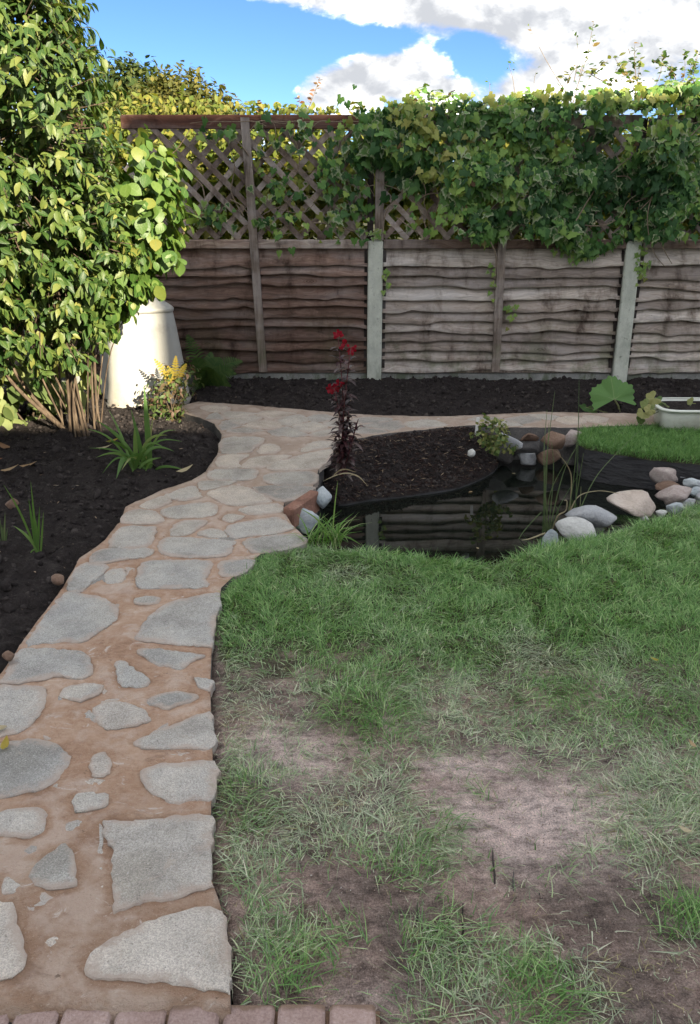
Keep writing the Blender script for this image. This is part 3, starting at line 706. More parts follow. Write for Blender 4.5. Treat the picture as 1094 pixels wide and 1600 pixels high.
V, F = ico(1); V = V * np.array([1, .12, .08]); a = rng.uniform(0, 6.28, len(q)); tl = rng.normal(0, .3, len(q))
Mx = basis(np.column_stack([-np.sin(a), np.cos(a), tl * 0]), np.column_stack([np.cos(a) * tl, np.sin(a) * tl, np.ones(len(q))]))
scatter('compost_fibres', (V, F), np.column_stack([q, z + .006]), Mx, rng.uniform(.008, .028, len(q)), rng.random(len(q)), M_chip, mound, smooth=False, kind='stuff')

# ---- path: mortar bed with every stone a piece of its own
path_z = lambda x, y, e: .0150 + fbm(x, y, 14, 4, 51) * .008 + fbm(x, y, 50, 3, 52) * .004 - np.clip((1.080 + fbm(x, y, 9, 3, 53) * .05 - y) / .02, 0, 1) * .03
STONES = [
 [(142, 1501), (153, 1482), (195, 1456), (243, 1440), (285, 1423), (340, 1421), (349, 1438), (358, 1535), (347, 1543), (299, 1539), (254, 1532), (153, 1528)],
 [(-80, 1412), (0, 1410), (17, 1407), (23, 1417), (30, 1462), (40, 1501), (17, 1522), (-40, 1535), (-90, 1520)],
 [(163, 1289), (170, 1284), (208, 1281), (278, 1277), (328, 1274), (328, 1303), (323, 1331), (330, 1355), (330, 1380), (326, 1385), (278, 1397), (226, 1408), (189, 1418), (179, 1414), (177, 1331), (170, 1321), (165, 1310)],
 [(115, 1246), (125, 1241), (160, 1239), (165, 1251), (153, 1260), (125, 1264), (118, 1262)],
 [(-12, 1280), (0, 1272), (14, 1265), (45, 1262), (66, 1267), (68, 1286), (64, 1296), (45, 1306), (17, 1303), (-8, 1296)],
 [(52, 1362), (64, 1342), (90, 1326), (109, 1326), (115, 1373), (111, 1382), (76, 1385), (52, 1375)],
 [(222, 1204), (243, 1195), (278, 1193), (333, 1190), (333, 1243), (313, 1248), (274, 1250), (257, 1247), (243, 1235), (226, 1222)],
 [(-40, 1165), (0, 1160), (31, 1157), (59, 1155), (87, 1164), (108, 1179), (101, 1197), (87, 1218), (76, 1227), (52, 1234), (0, 1243), (-40, 1247)],
 [(146, 1183), (158, 1176), (170, 1186), (170, 1204), (160, 1211), (144, 1207)],
 [(212, 1157), (226, 1150), (264, 1134), (295, 1122), (327, 1112), (329, 1134), (330, 1165), (278, 1167), (243, 1166), (222, 1165)],
 [(148, 1113), (153, 1103), (167, 1097), (195, 1098), (215, 1105), (233, 1119), (226, 1127), (201, 1134), (174, 1136), (163, 1131)],
 [(233, 1093), (250, 1084), (278, 1080), (299, 1082), (307, 1089), (288, 1098), (264, 1104), (243, 1101)],
 [(182, 1035), (195, 1033), (208, 1044), (226, 1056), (234, 1065), (215, 1071), (191, 1069), (184, 1051)],
 [(97, 1082), (104, 1073), (129, 1068), (153, 1069), (156, 1079), (142, 1087), (125, 1093), (101, 1087)],
 [(-8, 1074), (35, 1072), (66, 1073), (69, 1086), (66, 1105), (56, 1122), (42, 1134), (17, 1145), (-30, 1147)],
 [(30, 1015), (72, 1013), (103, 1015), (124, 1017), (138, 1027), (143, 1041), (139, 1052), (122, 1059), (83, 1056), (69, 1060), (4, 1066), (12, 1048)],
 [(100, 926), (128, 927), (159, 933), (176, 944), (183, 958), (178, 970), (159, 982), (138, 996), (121, 1001), (72, 1003), (43, 1003)],
 [(215, 992), (228, 972), (246, 952), (270, 939), (298, 932), (339, 926), (345, 937), (336, 965), (331, 1006), (326, 1010), (263, 1003), (221, 998)],
 [(215, 1017), (235, 1013), (284, 1018), (317, 1022), (298, 1034), (279, 1044), (260, 1041), (235, 1029)],
 [(214, 902), (218, 885), (228, 876), (263, 874), (326, 876), (327, 892), (319, 902), (322, 916), (263, 918), (218, 918)],
 [(105, 921), (124, 882), (159, 881), (166, 888), (142, 909), (128, 921)],
 [(169, 892), (194, 889), (190, 908), (169, 910)],
 [(213, 934), (249, 932), (242, 942), (214, 942)],
 [(346, 877), (398, 875), (378, 895), (348, 899)],
 [(302, 1058), (330, 1063), (326, 1079)],
 [(249, 851), (255, 842), (276, 839), (360, 844), (363, 851), (353, 867), (294, 870), (254, 865)],
 [(139, 875), (152, 860), (183, 856), (231, 856), (238, 862), (228, 869), (189, 874), (162, 879)],
 [(171, 853), (190, 824), (235, 822), (243, 825), (240, 837), (228, 853)],
 [(190, 815), (197, 801), (210, 796), (238, 797), (254, 808), (252, 815), (224, 818)],
 [(252, 797), (276, 790), (325, 785), (339, 792), (335, 803), (311, 808), (276, 809), (259, 806)],
 [(259, 773), (301, 759), (311, 770), (313, 776), (287, 782), (266, 778)],
 [(219, 790), (255, 774), (267, 783), (242, 794)],
 [(325, 771), (335, 765), (377, 759), (426, 782), (363, 789), (342, 782)],
 [(309, 755), (321, 751), (368, 752), (328, 763), (316, 764)],
 [(375, 794), (433, 786), (439, 799), (394, 804)],
 [(348, 811), (356, 803), (381, 806), (363, 815)],
 [(356, 822), (415, 809), (441, 810), (455, 827), (398, 836), (363, 839)],
 [(382, 846), (398, 840), (460, 833), (477, 848), (422, 861), (394, 862)],
 [(266, 834), (280, 815), (321, 813), (318, 820), (290, 835)],
 [(311, 835), (328, 825), (346, 829), (353, 839)],
 [(394, 761), (484, 759), (485, 767), (443, 783)],
 [(417, 740), (488, 736), (490, 755), (420, 755)],
 [(328, 747), (336, 733), (398, 733), (401, 740), (390, 749)],
 [(340, 728), (345, 712), (390, 710), (373, 720), (376, 729)],
 [(423, 726), (450, 716), (518, 701), (498, 731), (425, 734)],
 [(379, 726), (401, 713), (456, 711), (428, 723), (414, 730), (384, 731)],
 [(348, 707), (350, 684), (406, 683), (411, 689), (395, 701), (390, 705)],
 [(488, 690), (524, 689), (518, 697), (472, 705)],
 [(402, 704), (414, 693), (434, 696), (434, 706), (410, 708)],
]
def stone(P2, z=.02, h=.03, rough=.011):
    """irregular slab: outline, worn rim, inner field"""
    P = resample([(p[0], p[1]) for p in catmull([Vector((*p, 0)) for p in P2], 3, True)], .012)
    P = np.array(P); n = len(P); c = P.mean(0)
    P = P + (P - c) / np.linalg.norm(P - c, axis=1, keepdims=True) * .006
    ph = rng.uniform(0, 100); P = P + np.column_stack([fbm(P[:, 0] + ph, P[:, 1], 40, 3, 61), fbm(P[:, 0] - ph, P[:, 1], 40, 3, 62)]) * rough * 2
    r = np.linalg.norm(P - c, axis=1, keepdims=True)
    in1 = P + (c - P) / r * np.minimum(.005, r * .1); in2 = P + (c - P) / r * np.minimum(.034, r * .4); in3 = c + (P - c) * .5
    tilt = rng.normal(0, .0025, 2)
    def lift(Q, dz): return np.column_stack([Q, z + dz + (Q - c) @ tilt + fbm(Q[:, 0], Q[:, 1], 14, 3, 63) * .004])
    V = np.vstack([lift(P, -h), lift(P, -.003), lift(in1, 0), lift(in2, .0005), lift(in3, .001), lift(c[None], .001)])
    F = []
    for k in range(4): F += [(k * n + i, k * n + (i + 1) % n, (k + 1) * n + (i + 1) % n, (k + 1) * n + i) for i in range(n)]
    F += [(4 * n + i, 4 * n + (i + 1) % n, 5 * n) for i in range(n)]
    A = [1.] * (3 * n) + [.30] * n + [0.] * (n + 1)
    return V, F, A
def ccw(P):
    a = sum(P[i][0] * P[(i + 1) % len(P)][1] - P[(i + 1) % len(P)][0] * P[i][1] for i in range(len(P)))
    return P if a > 0 else P[::-1]
SLABS = []
def add_stone(P2, z=.02, cover=0.0): SLABS.append((ccw(P2), z, cover))
for s_ in STONES: add_stone([(p.x, p.y) for p in (G(x, y, .02) for x, y in s_)])
STONES += [[(-120, 1165), (-60, 1160), (-52, 1200), (-60, 1245), (-130, 1240)], [(-130, 1270), (-40, 1268), (-30, 1300), (-60, 1330), (-140, 1320)], [(-60, 1350), (20, 1340), (30, 1365), (-10, 1395), (-80, 1390)], [(-260, 1370), (-120, 1360), (-110, 1400), (-130, 1470), (-270, 1460)], [(-250, 1490), (-120, 1500), (-110, 1550), (-260, 1556)], [(-90, 1545), (40, 1535), (90, 1548), (60, 1560), (-80, 1562)], [(-100, 1090), (-40, 1085), (-45, 1130), (-90, 1140)]]
for s_ in STONES[-7:]: add_stone([(p.x, p.y) for p in (G(x, y, .02) for x, y in s_)]) if s_[0][0] != -60 and s_[0][0] != -90 else None
FILL = [[(4, 1376), (20, 1376), (31, 1386), (14, 1394), (2, 1392)], [(44, 1402), (70, 1398), (82, 1404), (70, 1416), (50, 1418)], [(81, 1070), (93, 1069), (96, 1108), (84, 1112)], [(168, 1070), (180, 1068), (188, 1088), (176, 1096), (160, 1098)],
 [(120, 1115), (140, 1112), (150, 1128), (136, 1132)], [(60, 1140), (90, 1134), (98, 1150), (76, 1154)], [(180, 928), (191, 930), (203, 962), (194, 968)], [(200, 972), (212, 968), (203, 990), (190, 996)], [(84, 1226), (100, 1222), (98, 1240), (86, 1250)], [(125, 1222), (146, 1218), (165, 1222), (150, 1230)],
 [(150, 1004), (170, 1000), (176, 1010), (158, 1016)], [(236, 1150), (262, 1130), (256, 1142)], [(146, 910), (166, 896), (164, 908), (150, 918)], [(250, 1180), (300, 1176), (326, 1178), (300, 1184)], [(104, 1290), (124, 1282), (130, 1296), (112, 1304)], [(40, 1328), (62, 1318), (58, 1332), (44, 1340)], [(120, 1440), (136, 1436), (140, 1456), (126, 1460)], [(70, 1470), (90, 1462), (96, 1482), (78, 1488)], [(364, 868), (380, 866), (374, 872)], [(200, 880), (210, 878), (206, 915), (198, 916)], [(155, 1296), (158, 1294), (160, 1380), (152, 1380)],
 [(330, 846), (366, 850), (372, 842), (356, 840)], [(366, 858), (384, 854), (386, 868), (372, 870)]]
for s_ in FILL: add_stone([(p.x, p.y) for p in (G(x, y, .015) for x, y in s_)], .0165, .5)
# the far stretch beside the fence: smaller broken pieces
far_poly = PX([(352, 681), (410, 681), (440, 690), (520, 686), (600, 681), (690, 671), (740, 667), (800, 671), (1000, 666), (1000, 653), (850, 650), (700, 657), (600, 656), (547, 653), (480, 647), (400, 640), (320, 636), (300, 646), (336, 664), (348, 676)], .0)
seeds = []
P = np.array(far_poly); x0, y0 = P.min(0); x1, y1 = P.max(0)
for i, yy in enumerate(np.arange(y0, y1 + .1, .155)):
    for xx in np.arange(x0 + (i % 2) * .14, x1 + .1, .27): seeds.append((xx + rng.uniform(-.09, .09), yy + rng.uniform(-.05, .05)))
seeds = np.array(seeds)
for i, s0 in enumerate(seeds):
    if not inside(far_poly, s0[0:1], s0[1:2])[0]: continue
    cell = [s0 + np.array(v) for v in ((-.4, -.4), (.4, -.4), (.4, .4), (-.4, .4))]
    for j, s1 in enumerate(seeds):
        if j == i or np.linalg.norm(s1 - s0) > .7: continue
        mid = (s0 + s1) / 2; nn = (s1 - s0) / np.linalg.norm(s1 - s0); out = []
        for k in range(len(cell)):
            a_, b_ = cell[k], cell[(k + 1) % len(cell)]; da, db = (a_ - mid) @ nn + .012, (b_ - mid) @ nn + .012
            if da <= 0: out.append(a_)
            if da * db < 0: out.append(a_ + (b_ - a_) * da / (da - db))
        cell = out
        if len(cell) < 3: break
    if len(cell) < 3: continue
    C = np.array(cell); c = C.mean(0); ok = False
    for _ in range(14):
        if inside(far_poly, C[:, 0], C[:, 1]).all(): ok = True; break
        bad = ~inside(far_poly, C[:, 0], C[:, 1]); C[bad] = c + (C[bad] - c) * .86
    if ok and np.ptp(C[:, 0]) > .05 and np.ptp(C[:, 1]) > .04: add_stone([tuple(p) for p in C], .018)
def stone_gap(x, y):
    d = np.full(np.shape(x), 9.)
    for P2, z, cv in SLABS:
        if cv: continue
        e = edge_dist(P2, x, y); d = np.minimum(d, np.where(inside(P2, x, y), 0, e))
    return d
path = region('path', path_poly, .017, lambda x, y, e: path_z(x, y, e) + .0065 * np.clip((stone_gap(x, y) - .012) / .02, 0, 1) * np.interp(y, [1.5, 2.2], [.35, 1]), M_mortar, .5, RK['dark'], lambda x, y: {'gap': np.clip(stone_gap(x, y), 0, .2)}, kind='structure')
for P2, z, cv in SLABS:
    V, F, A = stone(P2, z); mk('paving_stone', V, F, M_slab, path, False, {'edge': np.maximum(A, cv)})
# edge of block pavers at the near end
XPE = G(594, 1585).x
patio = region('patio_edge', [(-1.6, 1.088), (-1.6, .80), (XPE, .80), (XPE, 1.088)], .05, lambda x, y, e: -.012 + fbm(x, y, 20, 3, 71) * .004, M_mortar, .1, kind='structure')
XB = [-226, -144, -62, 21, 95, 178, 262, 347, 432, 512, 590]
for a_, b_ in zip(XB[:-1], XB[1:]):
    x0, x1 = G(a_, 1585).x + .004, G(b_, 1585).x - .004
    m_ = MB(); m_.box(((x0 + x1) / 2, 1.095 - .1, -.024 + random.uniform(-.002, .002)), ((x1 - x0) / 2, .098, .03), Matrix.Rotation(random.uniform(-.012, .012), 3, 'Z'), .006)
    m_.build('brick', M_brick, patio)

# ------------------------------------------------------------------ fence
FY = 6.28
PXS = [-3.54, -1.675, .19, 2.117, 4.04]                 # concrete posts
BAT = [-2.6, -.715, 1.135, 3.08]                        # timber uprights at mid panel
post_txt = ['concrete fence post at the far left end of the fence, out past the bush', 'concrete fence post behind the tall leafy bush at left', 'pale concrete fence post in middle of the fence, behind the red flowers', 'pale concrete fence post behind the big green leaf, right of the grey panel']
for i, x in enumerate(PXS[:4]):
    m_ = MB(); lean = Matrix.Rotation([0, 0, .0, -.022][i], 3, 'Y')
    m_.box((x, FY - .005, .53), (.056, .05, .58), lean, .008)
    m_.build('concrete_post', M_post, None, label=post_txt[i], category='post', group='concrete fence posts') if False else tag(m_.build('concrete_post', M_post), post_txt[i], 'post', 'concrete fence posts')
def waney(x0, x1, z0, hgt, seed, mat, parent, y):
    n = int((x1 - x0) / .022); t = np.linspace(x0, x1, n); r = np.random.default_rng(seed)
    wav = fbm(t, t * 0 + seed * 3.7, 1.8, 3, seed) * r.uniform(.03, .08) + fbm(t, t * 0 + seed, 6, 3, seed + 9) * r.uniform(.01, .035)
    for _ in range(r.integers(0, 5)):
        c = r.uniform(x0, x1); wav += r.uniform(-.022, .018) * np.exp(-((t - c) / r.uniform(.03, .09)) ** 2)
    top = z0 + hgt + .03 + t * 0; bot = z0 + wav; th = .009
    yb = y - .048 + fbm(t, t * 0 + seed, 2.2, 2, seed + 5) * .010; yt = y
    mid = (top * .45 + bot * .55); ym = (yb + yt) / 2 + fbm(t, t * 0 - seed, 3, 2, seed + 6) * .006
    rows = [np.column_stack([t, yt + t * 0, top]), np.column_stack([t, ym, mid]), np.column_stack([t, yb, bot + .004]), np.column_stack([t, yb + .003, bot]), np.column_stack([t, yb + th, bot + .002]), np.column_stack([t, yt + th + t * 0, top])]
    V = np.vstack(rows); F = []
    for k in range(5):
        F += [(k * n + i, (k + 1) * n + i, (k + 1) * n + i + 1, k * n + i + 1) for i in range(n - 1)]
    F += [tuple(k * n for k in range(6))[::-1], tuple(k * n + n - 1 for k in range(6))]
    mk('plank', V, F, mat, parent, True)
panel_txt = ['dark brown wavy board fence panel hidden behind the tall bush', 'dark brown wavy board fence panel behind the white compost bin', 'grey weathered wavy board fence panel between two concrete posts, above the pond', 'weathered wavy board fence panel at far right, behind the white tub']
trel_txt = ['diagonal lattice trellis panel hidden behind the tall bush', 'bare diagonal lattice trellis panel at left with a few ivy leaves', 'diagonal lattice trellis panel under thick dark ivy, above the grey panel', 'diagonal lattice trellis panel under ivy at the far right']
gb_txt = ['mossy concrete gravel board hidden behind the tall bush', 'mossy concrete gravel board below the dark brown panel', 'grey concrete gravel board below the middle fence panel', 'grey concrete gravel board at the far right behind the white tub']
for i in range(4):
    x0, x1 = PXS[i] + .058, PXS[i + 1] - .058
    g_ = MB(); g_.box(((x0 + x1) / 2, FY + .01, .03), ((x1 - x0) / 2, .022, .085), None, .005)
    tag(g_.build('gravel_board', M_gravelb), gb_txt[i], 'board', 'concrete gravel boards')
    fp = thing('fence_panel', ((x0 + x1) / 2, FY, .12), panel_txt[i], 'fence panel', 'waney fence panels')
    zz = .125; hs = np.random.default_rng(49 + i).uniform(.8, 1.2, 11); hs = hs / hs.sum() * .895
    for k in range(11):
        waney(x0, x1, zz, hs[k], 80 + i * 20 + k, M_plankL if i <= 1 else M_plankR, fp, FY + .012); zz += hs[k]
    m_ = MB(); m_.box(((x0 + x1) / 2, FY + .055, .58), ((x1 - x0) / 2, .01, .47)); m_.build('backing_sheet', M_gapdark, fp)  # solid dark sheet behind the planks
    m_ = MB(); m_.box(((x0 + x1) / 2, FY - .012, .137), ((x1 - x0) / 2, .012, .017), None, .003); m_.build('bottom_rail', M_batten if i > 1 else M_rail, fp)
    m_ = MB(); m_.box(((x0 + x1) / 2, FY + .0, 1.085), ((x1 - x0) / 2, .042, .03), None, .004); m_.build('top_rail', M_rail, fp)
    for sx in (x0 + .012, x1 - .012):
        m_ = MB(); m_.box((sx, FY - .012, .6), (.012, .012, .44)); m_.build('slot_shade_strip', M_gapdark, fp)  # dark strip standing in for the shade in the post slot
    b0_, b1_ = [(BAT[0], 1.93), (BAT[1], 1.93), (BAT[2], 1.13), (BAT[3], 1.13)][i]
    m_ = MB()
    pts = [(b0_ + (.055 * (1 - z_ / 1.93) if i == 1 else -.018 * z_ + .01) - (.02 if i == 1 else 0), FY - .045, z_) for z_ in np.linspace(.135, b1_, 8)]
    for k in range(7):
        a_, c_ = Vector(pts[k]), Vector(pts[k + 1])
    hw = .030; V = []; F = []
    for k, p in enumerate(pts):
        j = (vn(np.array([k * 1.7]), np.array([i * 3.]), 5)[0] - .5) * .006
        for dx, dy in ((-hw, -.016), (hw, -.016), (hw, .016), (-hw, .016)): V.append((p[0] + dx + j, p[1] + dy, p[2]))
    for k in range(7):
        for j in range(4): F.append((k * 4 + j, k * 4 + (j + 1) % 4, k * 4 + 4 + (j + 1) % 4, k * 4 + 4 + j))
    F += [(3, 2, 1, 0), (28, 29, 30, 31)]
    mk('upright', V, F, M_batten, fp)
    # trellis above
    tp = thing('lattice_trellis', ((x0 + x1) / 2, FY, 1.12), trel_txt[i], 'trellis', 'lattice trellis panels')
    z0, z1 = 1.12, 1.93
    m_ = MB(); m_.box(((x0 + x1) / 2, FY + .0, z1 - .025), ((x1 - x0) / 2, .022, .045), None, .004); m_.build('top_board', M_cap if i <= 1 else M_rail, tp)
    for sgn, yy in ((-1, FY - .008), (1, FY + .012)):
        for c in np.arange(x0 - 1.0, x1 + 1.0, .155):
            # line x = c + sgn*(z - zm), clipped to the panel
            zm = (z0 + z1) / 2; zs = []
            zl, zh = z0, z1 - .06
            if sgn > 0: zl = max(zl, zm + (x0 - c)); zh = min(zh, zm + (x1 - c))
            else: zl = max(zl, zm - (x1 - c)); zh = min(zh, zm - (x0 - c))
            if zh - zl < .05: continue
            cc = random.uniform(-.008, .008); zc = (zl + zh) / 2; L = (zh - zl) / 2 * 1.414
            m_ = MB(); m_.box((c + cc + sgn * (zc - zm), yy, zc), (.019, .0075, L), Matrix.Rotation(sgn * R(45) + random.uniform(-.01, .01), 3, 'Y')); m_.build('slat', M_slat, tp)
tpost = ['timber trellis post above the middle concrete post, ivy around its foot', 'timber trellis post buried in ivy above the right concrete post']
for x, tx in zip(PXS[2:4], tpost):
    m_ = MB(); m_.box((x + .025, FY - .03, 1.52), (.032, .03, .405), None, .004); o = m_.build('trellis_post', M_batten); tag(o, tx, 'post', 'timber trellis posts')
    m_ = MB(); m_.box((x - .04, FY + .0, 1.52), (.022, .02, .41)); m_.build('post_shade_strip', M_gapdark, o)  # black strip put in as the dark shadow beside the post

# ------------------------------------------------------------------ house behind the viewer: its roofs shade the lawn
def house(name, x0, x1, y1, eave, depth, ridge, label, nwin, slant=None):
    t = thing(name, ((x0 + x1) / 2, y1 - depth / 2, 0), label, 'house')
    xl = slant if slant else x0; k_ = math.tan(SUN_AZ) if slant else 0.0     # side wall shaped along the sun direction to let light past
    yb = y1 - depth; xb = xl + depth * k_; ym = y1 - depth / 2; xm = xl + depth / 2 * k_
    V = [(xl, y1, -.2), (x1, y1, -.2), (x1, yb, -.2), (xb, yb, -.2), (xl, y1, eave), (x1, y1, eave), (x1, yb, eave), (xb, yb, eave)]
    mk('wall', V, [(0, 1, 5, 4), (1, 2, 6, 5), (2, 3, 7, 6), (3, 0, 4, 7), (4, 5, 6, 7)], M_housebrick, t)
    V = [(xl - .05, y1 + .2, eave + .01), (x1 + .2, y1 + .2, eave + .01), (x1 + .2, ym, ridge), (xm, ym, ridge), (xb - .05, yb - .2, eave + .01), (x1 + .2, yb - .2, eave + .01)]
    mk('roof', V, [(0, 1, 2, 3), (3, 2, 5, 4), (0, 3, 4), (1, 5, 2), (0, 4, 5, 1)], M_rooftile, t)
    x0 = xl
    for k in range(nwin):
        x = x0 + (x1 - x0) * (k + .5) / nwin; z = 1.3 if eave < 5 else 4.4
        m_ = MB(); m_.box((x, y1 + .02, z), (.7, .05, .6)); f = m_.build('window', M_upvc, t)
        m_ = MB(); m_.box((x, y1 + .06, z), (.62, .02, .52)); m_.build('pane', M_glass, f)
    return t
house('house', 3.0, 17, -3.0, 6.43, 6.5, 8.03, 'tall cream rendered house behind the viewer, shading the lawn', 4, 4.84)
house('house', -12, 4.95, -3.04, 3.88, 5.0, 5.16, 'low cream rendered house wing behind the viewer', 5)

# ------------------------------------------------------------------ compost bin
bc = at(228, 635, 5.92); bcx = bc.x
cb = thing('compost_bin', (bcx, 5.93, 0), 'cream plastic compost bin with a lid, half hidden by the bush', 'compost bin')
def bin_ring(w_, z, n=40, rot=R(24), p=7.0):
    out = []
    for i in range(n):
        a = 2 * math.pi * i / n; c, s_ = math.cos(a), math.sin(a); r = 1 / (abs(c) ** p + abs(s_) ** p) ** (1 / p)
        rr = w_ * r * (1 - .018 * (1 if (i % 10 in (0,)) else 0))
        x, y = rr * c, rr * s_; out.append((bcx + x * math.cos(rot) - y * math.sin(rot), 5.93 + x * math.sin(rot) + y * math.cos(rot), z))
    return out
def loft(rings, name, mat, parent, smooth=True, cap=True):
    n = len(rings[0]); V = [p for r in rings for p in r]; F = []
    for k in range(len(rings) - 1): F += [(k * n + i, k * n + (i + 1) % n, (k + 1) * n + (i + 1) % n, (k + 1) * n + i) for i in range(n)]
    if cap: F += [tuple((len(rings) - 1) * n + i for i in range(n))]
    return mk(name, V, F, mat, parent, smooth)
body = loft([bin_ring(.305, -.03), bin_ring(.308, .03), bin_ring(.298, .036), bin_ring(.285, .18), bin_ring(.266, .36), bin_ring(.246, .54), bin_ring(.230, .655), bin_ring(.226, .66)], 'body', M_bin, cb)
loft([bin_ring(.20, .655), bin_ring(.236, .656), bin_ring(.238, .68), bin_ring(.228, .69), bin_ring(.17, .735), bin_ring(.10, .765), bin_ring(.04, .772)], 'lid', M_binlid, cb)
# ribs and hatch on the face towards the path
rot = R(24); fn = Vector((math.sin(rot), -math.cos(rot), 0)); fs = Vector((math.cos(rot), math.sin(rot), 0))
def face(u, z, out=.0):
    w_ = .300 - (z / .66) * .076
    return Vector((bcx, 5.93, z)) + fn * (w_ + out) + fs * u
for u in (-.12, .0, .13):
    m_ = MB(); m_.tube([face(u * (1 - .25 * z_), z_, -.003) for z_ in (.06, .25, .45, .62)], .007, 6); m_.build('rib', M_bin, cb)
m_ = MB(); rr = Matrix.Rotation(rot, 3, 'Z'); m_.box(face(.02, .15, -.003), (.11, .012, .09), rr @ Matrix.Rotation(R(-8), 3, 'X'), .008); h_ = m_.build('hatch', M_binlid, cb)
m_ = MB(); m_.box(face(.02, .215, .016), (.03, .012, .008), rr, .003); m_.build('handle', M_binlid, h_)

# ------------------------------------------------------------------ the tall bush at left
def lobes_points(L, n, shell=.55):
    """points in the outer shell of a union of ellipsoids, with outward normals"""
    P = []; Nn = []; vol = np.array([l[3] * l[4] * l[5] for l in L]) ** .67; vol /= vol.sum()
    for (cx, cy, cz, a, b, c), v in zip(L, vol):
        k = int(n * v); u = rng.normal(size=(k, 3)); u /= np.linalg.norm(u, axis=1, keepdims=True)
        r = shell + (1 - shell) * rng.random(k) ** .6
        r = r * (1 + .22 * (fbm(u[:, 0] * 2 + cx * 3, u[:, 1] * 2 + u[:, 2] * 3.1, 2.2, 2, 81)))
        P.append(np.array([cx, cy, cz]) + u * r[:, None] * np.array([a, b, c])); nn = u / np.array([a, b, c]); Nn.append(nn / np.linalg.norm(nn, axis=1, keepdims=True))
    return np.vstack(P), np.vstack(Nn)
def twig_leaves(P, Nn, per, tl, ls, droop=.5, spread=.9):
    """leaves in sprays along a shoot leaving each point"""
    n = len(P); d = Nn + rng.normal(0, .45, (n, 3)); d[:, 2] += .15; d /= np.linalg.norm(d, axis=1, keepdims=True)
    pos = []; tip = []; nr = []; sc = []
    for k in range(per):
        t = (k + .6) / per; p = P + d * (tl * t)[:, None] if hasattr(tl, '__len__') else P + d * tl * t
        ang = rng.uniform(0, 6.28, n); e1 = np.cross(d, rng.normal(size=(n, 3))); e1 /= np.linalg.norm(e1, axis=1, keepdims=True); 
        tp_ = d * .55 + e1 * spread; tp_[:, 2] -= droop * rng.uniform(.3, 1.4, n)
        nn = np.tile([0, 0, 1.], (n, 1)) + Nn * .9 + rng.normal(0, .35, (n, 3))
        pos.append(p); tip.append(tp_); nr.append(nn); sc.append(ls * (.45 + .8 * rng.random(n) ** .8))
    return np.vstack(pos), basis(np.vstack(tip), np.vstack(nr)), np.concatenate(sc)
base = G(120, 682)
bush = thing('tall_bush', (base.x, base.y, 0), 'tall sunlit evergreen bush with pointed leaves and bare stems at left', 'bush')
L = [(-2.05, 4.75, 1.75, .72, .60, .75), (-1.75, 4.85, 1.25, .50, .5, .5), (-2.55, 4.55, 1.25, .7, .6, .75), (-1.62, 4.95, 1.05, .30, .33, .35), (-2.1, 4.8, 2.35, .62, .5, .6), (-2.8, 4.7, 2.1, .7, .6, .9), (-1.75, 4.9, 2.0, .34, .35, .55), (-2.3, 4.45, .92, .42, .35, .40), (-1.85, 4.8, .82, .36, .3, .30), (-1.66, 4.9, 2.55, .16, .2, .35)]
P, Nn = lobes_points(L, 3700, .58)
px_, py_, _ = project(P); keep = (px_ < 205 + 60 * np.clip((py_ - 120) / 200, 0, 1)) & (P[:, 2] > .42) & (py_ < np.interp(px_, [-50, 60, 150, 220, 260, 300], [600, 600, 565, 480, 425, 360]))
P, Nn = P[keep], Nn[keep]
pos, Mx, sc = twig_leaves(P, Nn, 9, .14, .068, .8)
foliage(bush, LEAF_LANCE, pos, Mx, sc, M_bush)
for k in range(20):
    a = rng.uniform(0, 6.28); r = rng.uniform(.01, .12); b_ = Vector((base.x + .03 + r * math.cos(a) * 1.3, base.y + r * math.sin(a), -.03))
    e_ = Vector((b_.x + rng.uniform(-.16, .18) + (-.35 if k % 6 == 0 else 0), b_.y + rng.uniform(-.15, .2), rng.uniform(.85, 1.7)))
    pts = [b_.lerp(e_, t_) + Vector((rng.normal(0, .016), rng.normal(0, .012), 0)) * (1 if 0 < t_ < 1 else 0) for t_ in (0, .22, .45, .7, 1)]
    cp = catmull(pts, 5); m_ = MB(); m_.tube(cp, list(np.linspace(rng.uniform(.0045, .012), .003, len(cp)) * (1 + rng.normal(0, .06, len(cp)))), 7); m_.build('stem', M_bark, bush, True)
for k in range(2):
    b_ = Vector((base.x - .02 + k * .02, base.y, -.02)); e_ = Vector((base.x - .45 - .1 * k, base.y - .05 * k, .75)); m_ = MB()
    m_.tube(catmull([b_, b_.lerp(e_, .5) + Vector((-.05, 0, -.04)), e_], 6), list(np.linspace(.016, .007, 13)), 7); m_.build('stem', M_bark, bush, True)
m_ = MB()
for p, nn in zip(P[::2], Nn[::2]): m_.tube([p - nn * .12, p, p + nn * .1], [.004, .003, .0015], 4, False)
m_.build('twigs', M_bark, bush, kind='stuff')
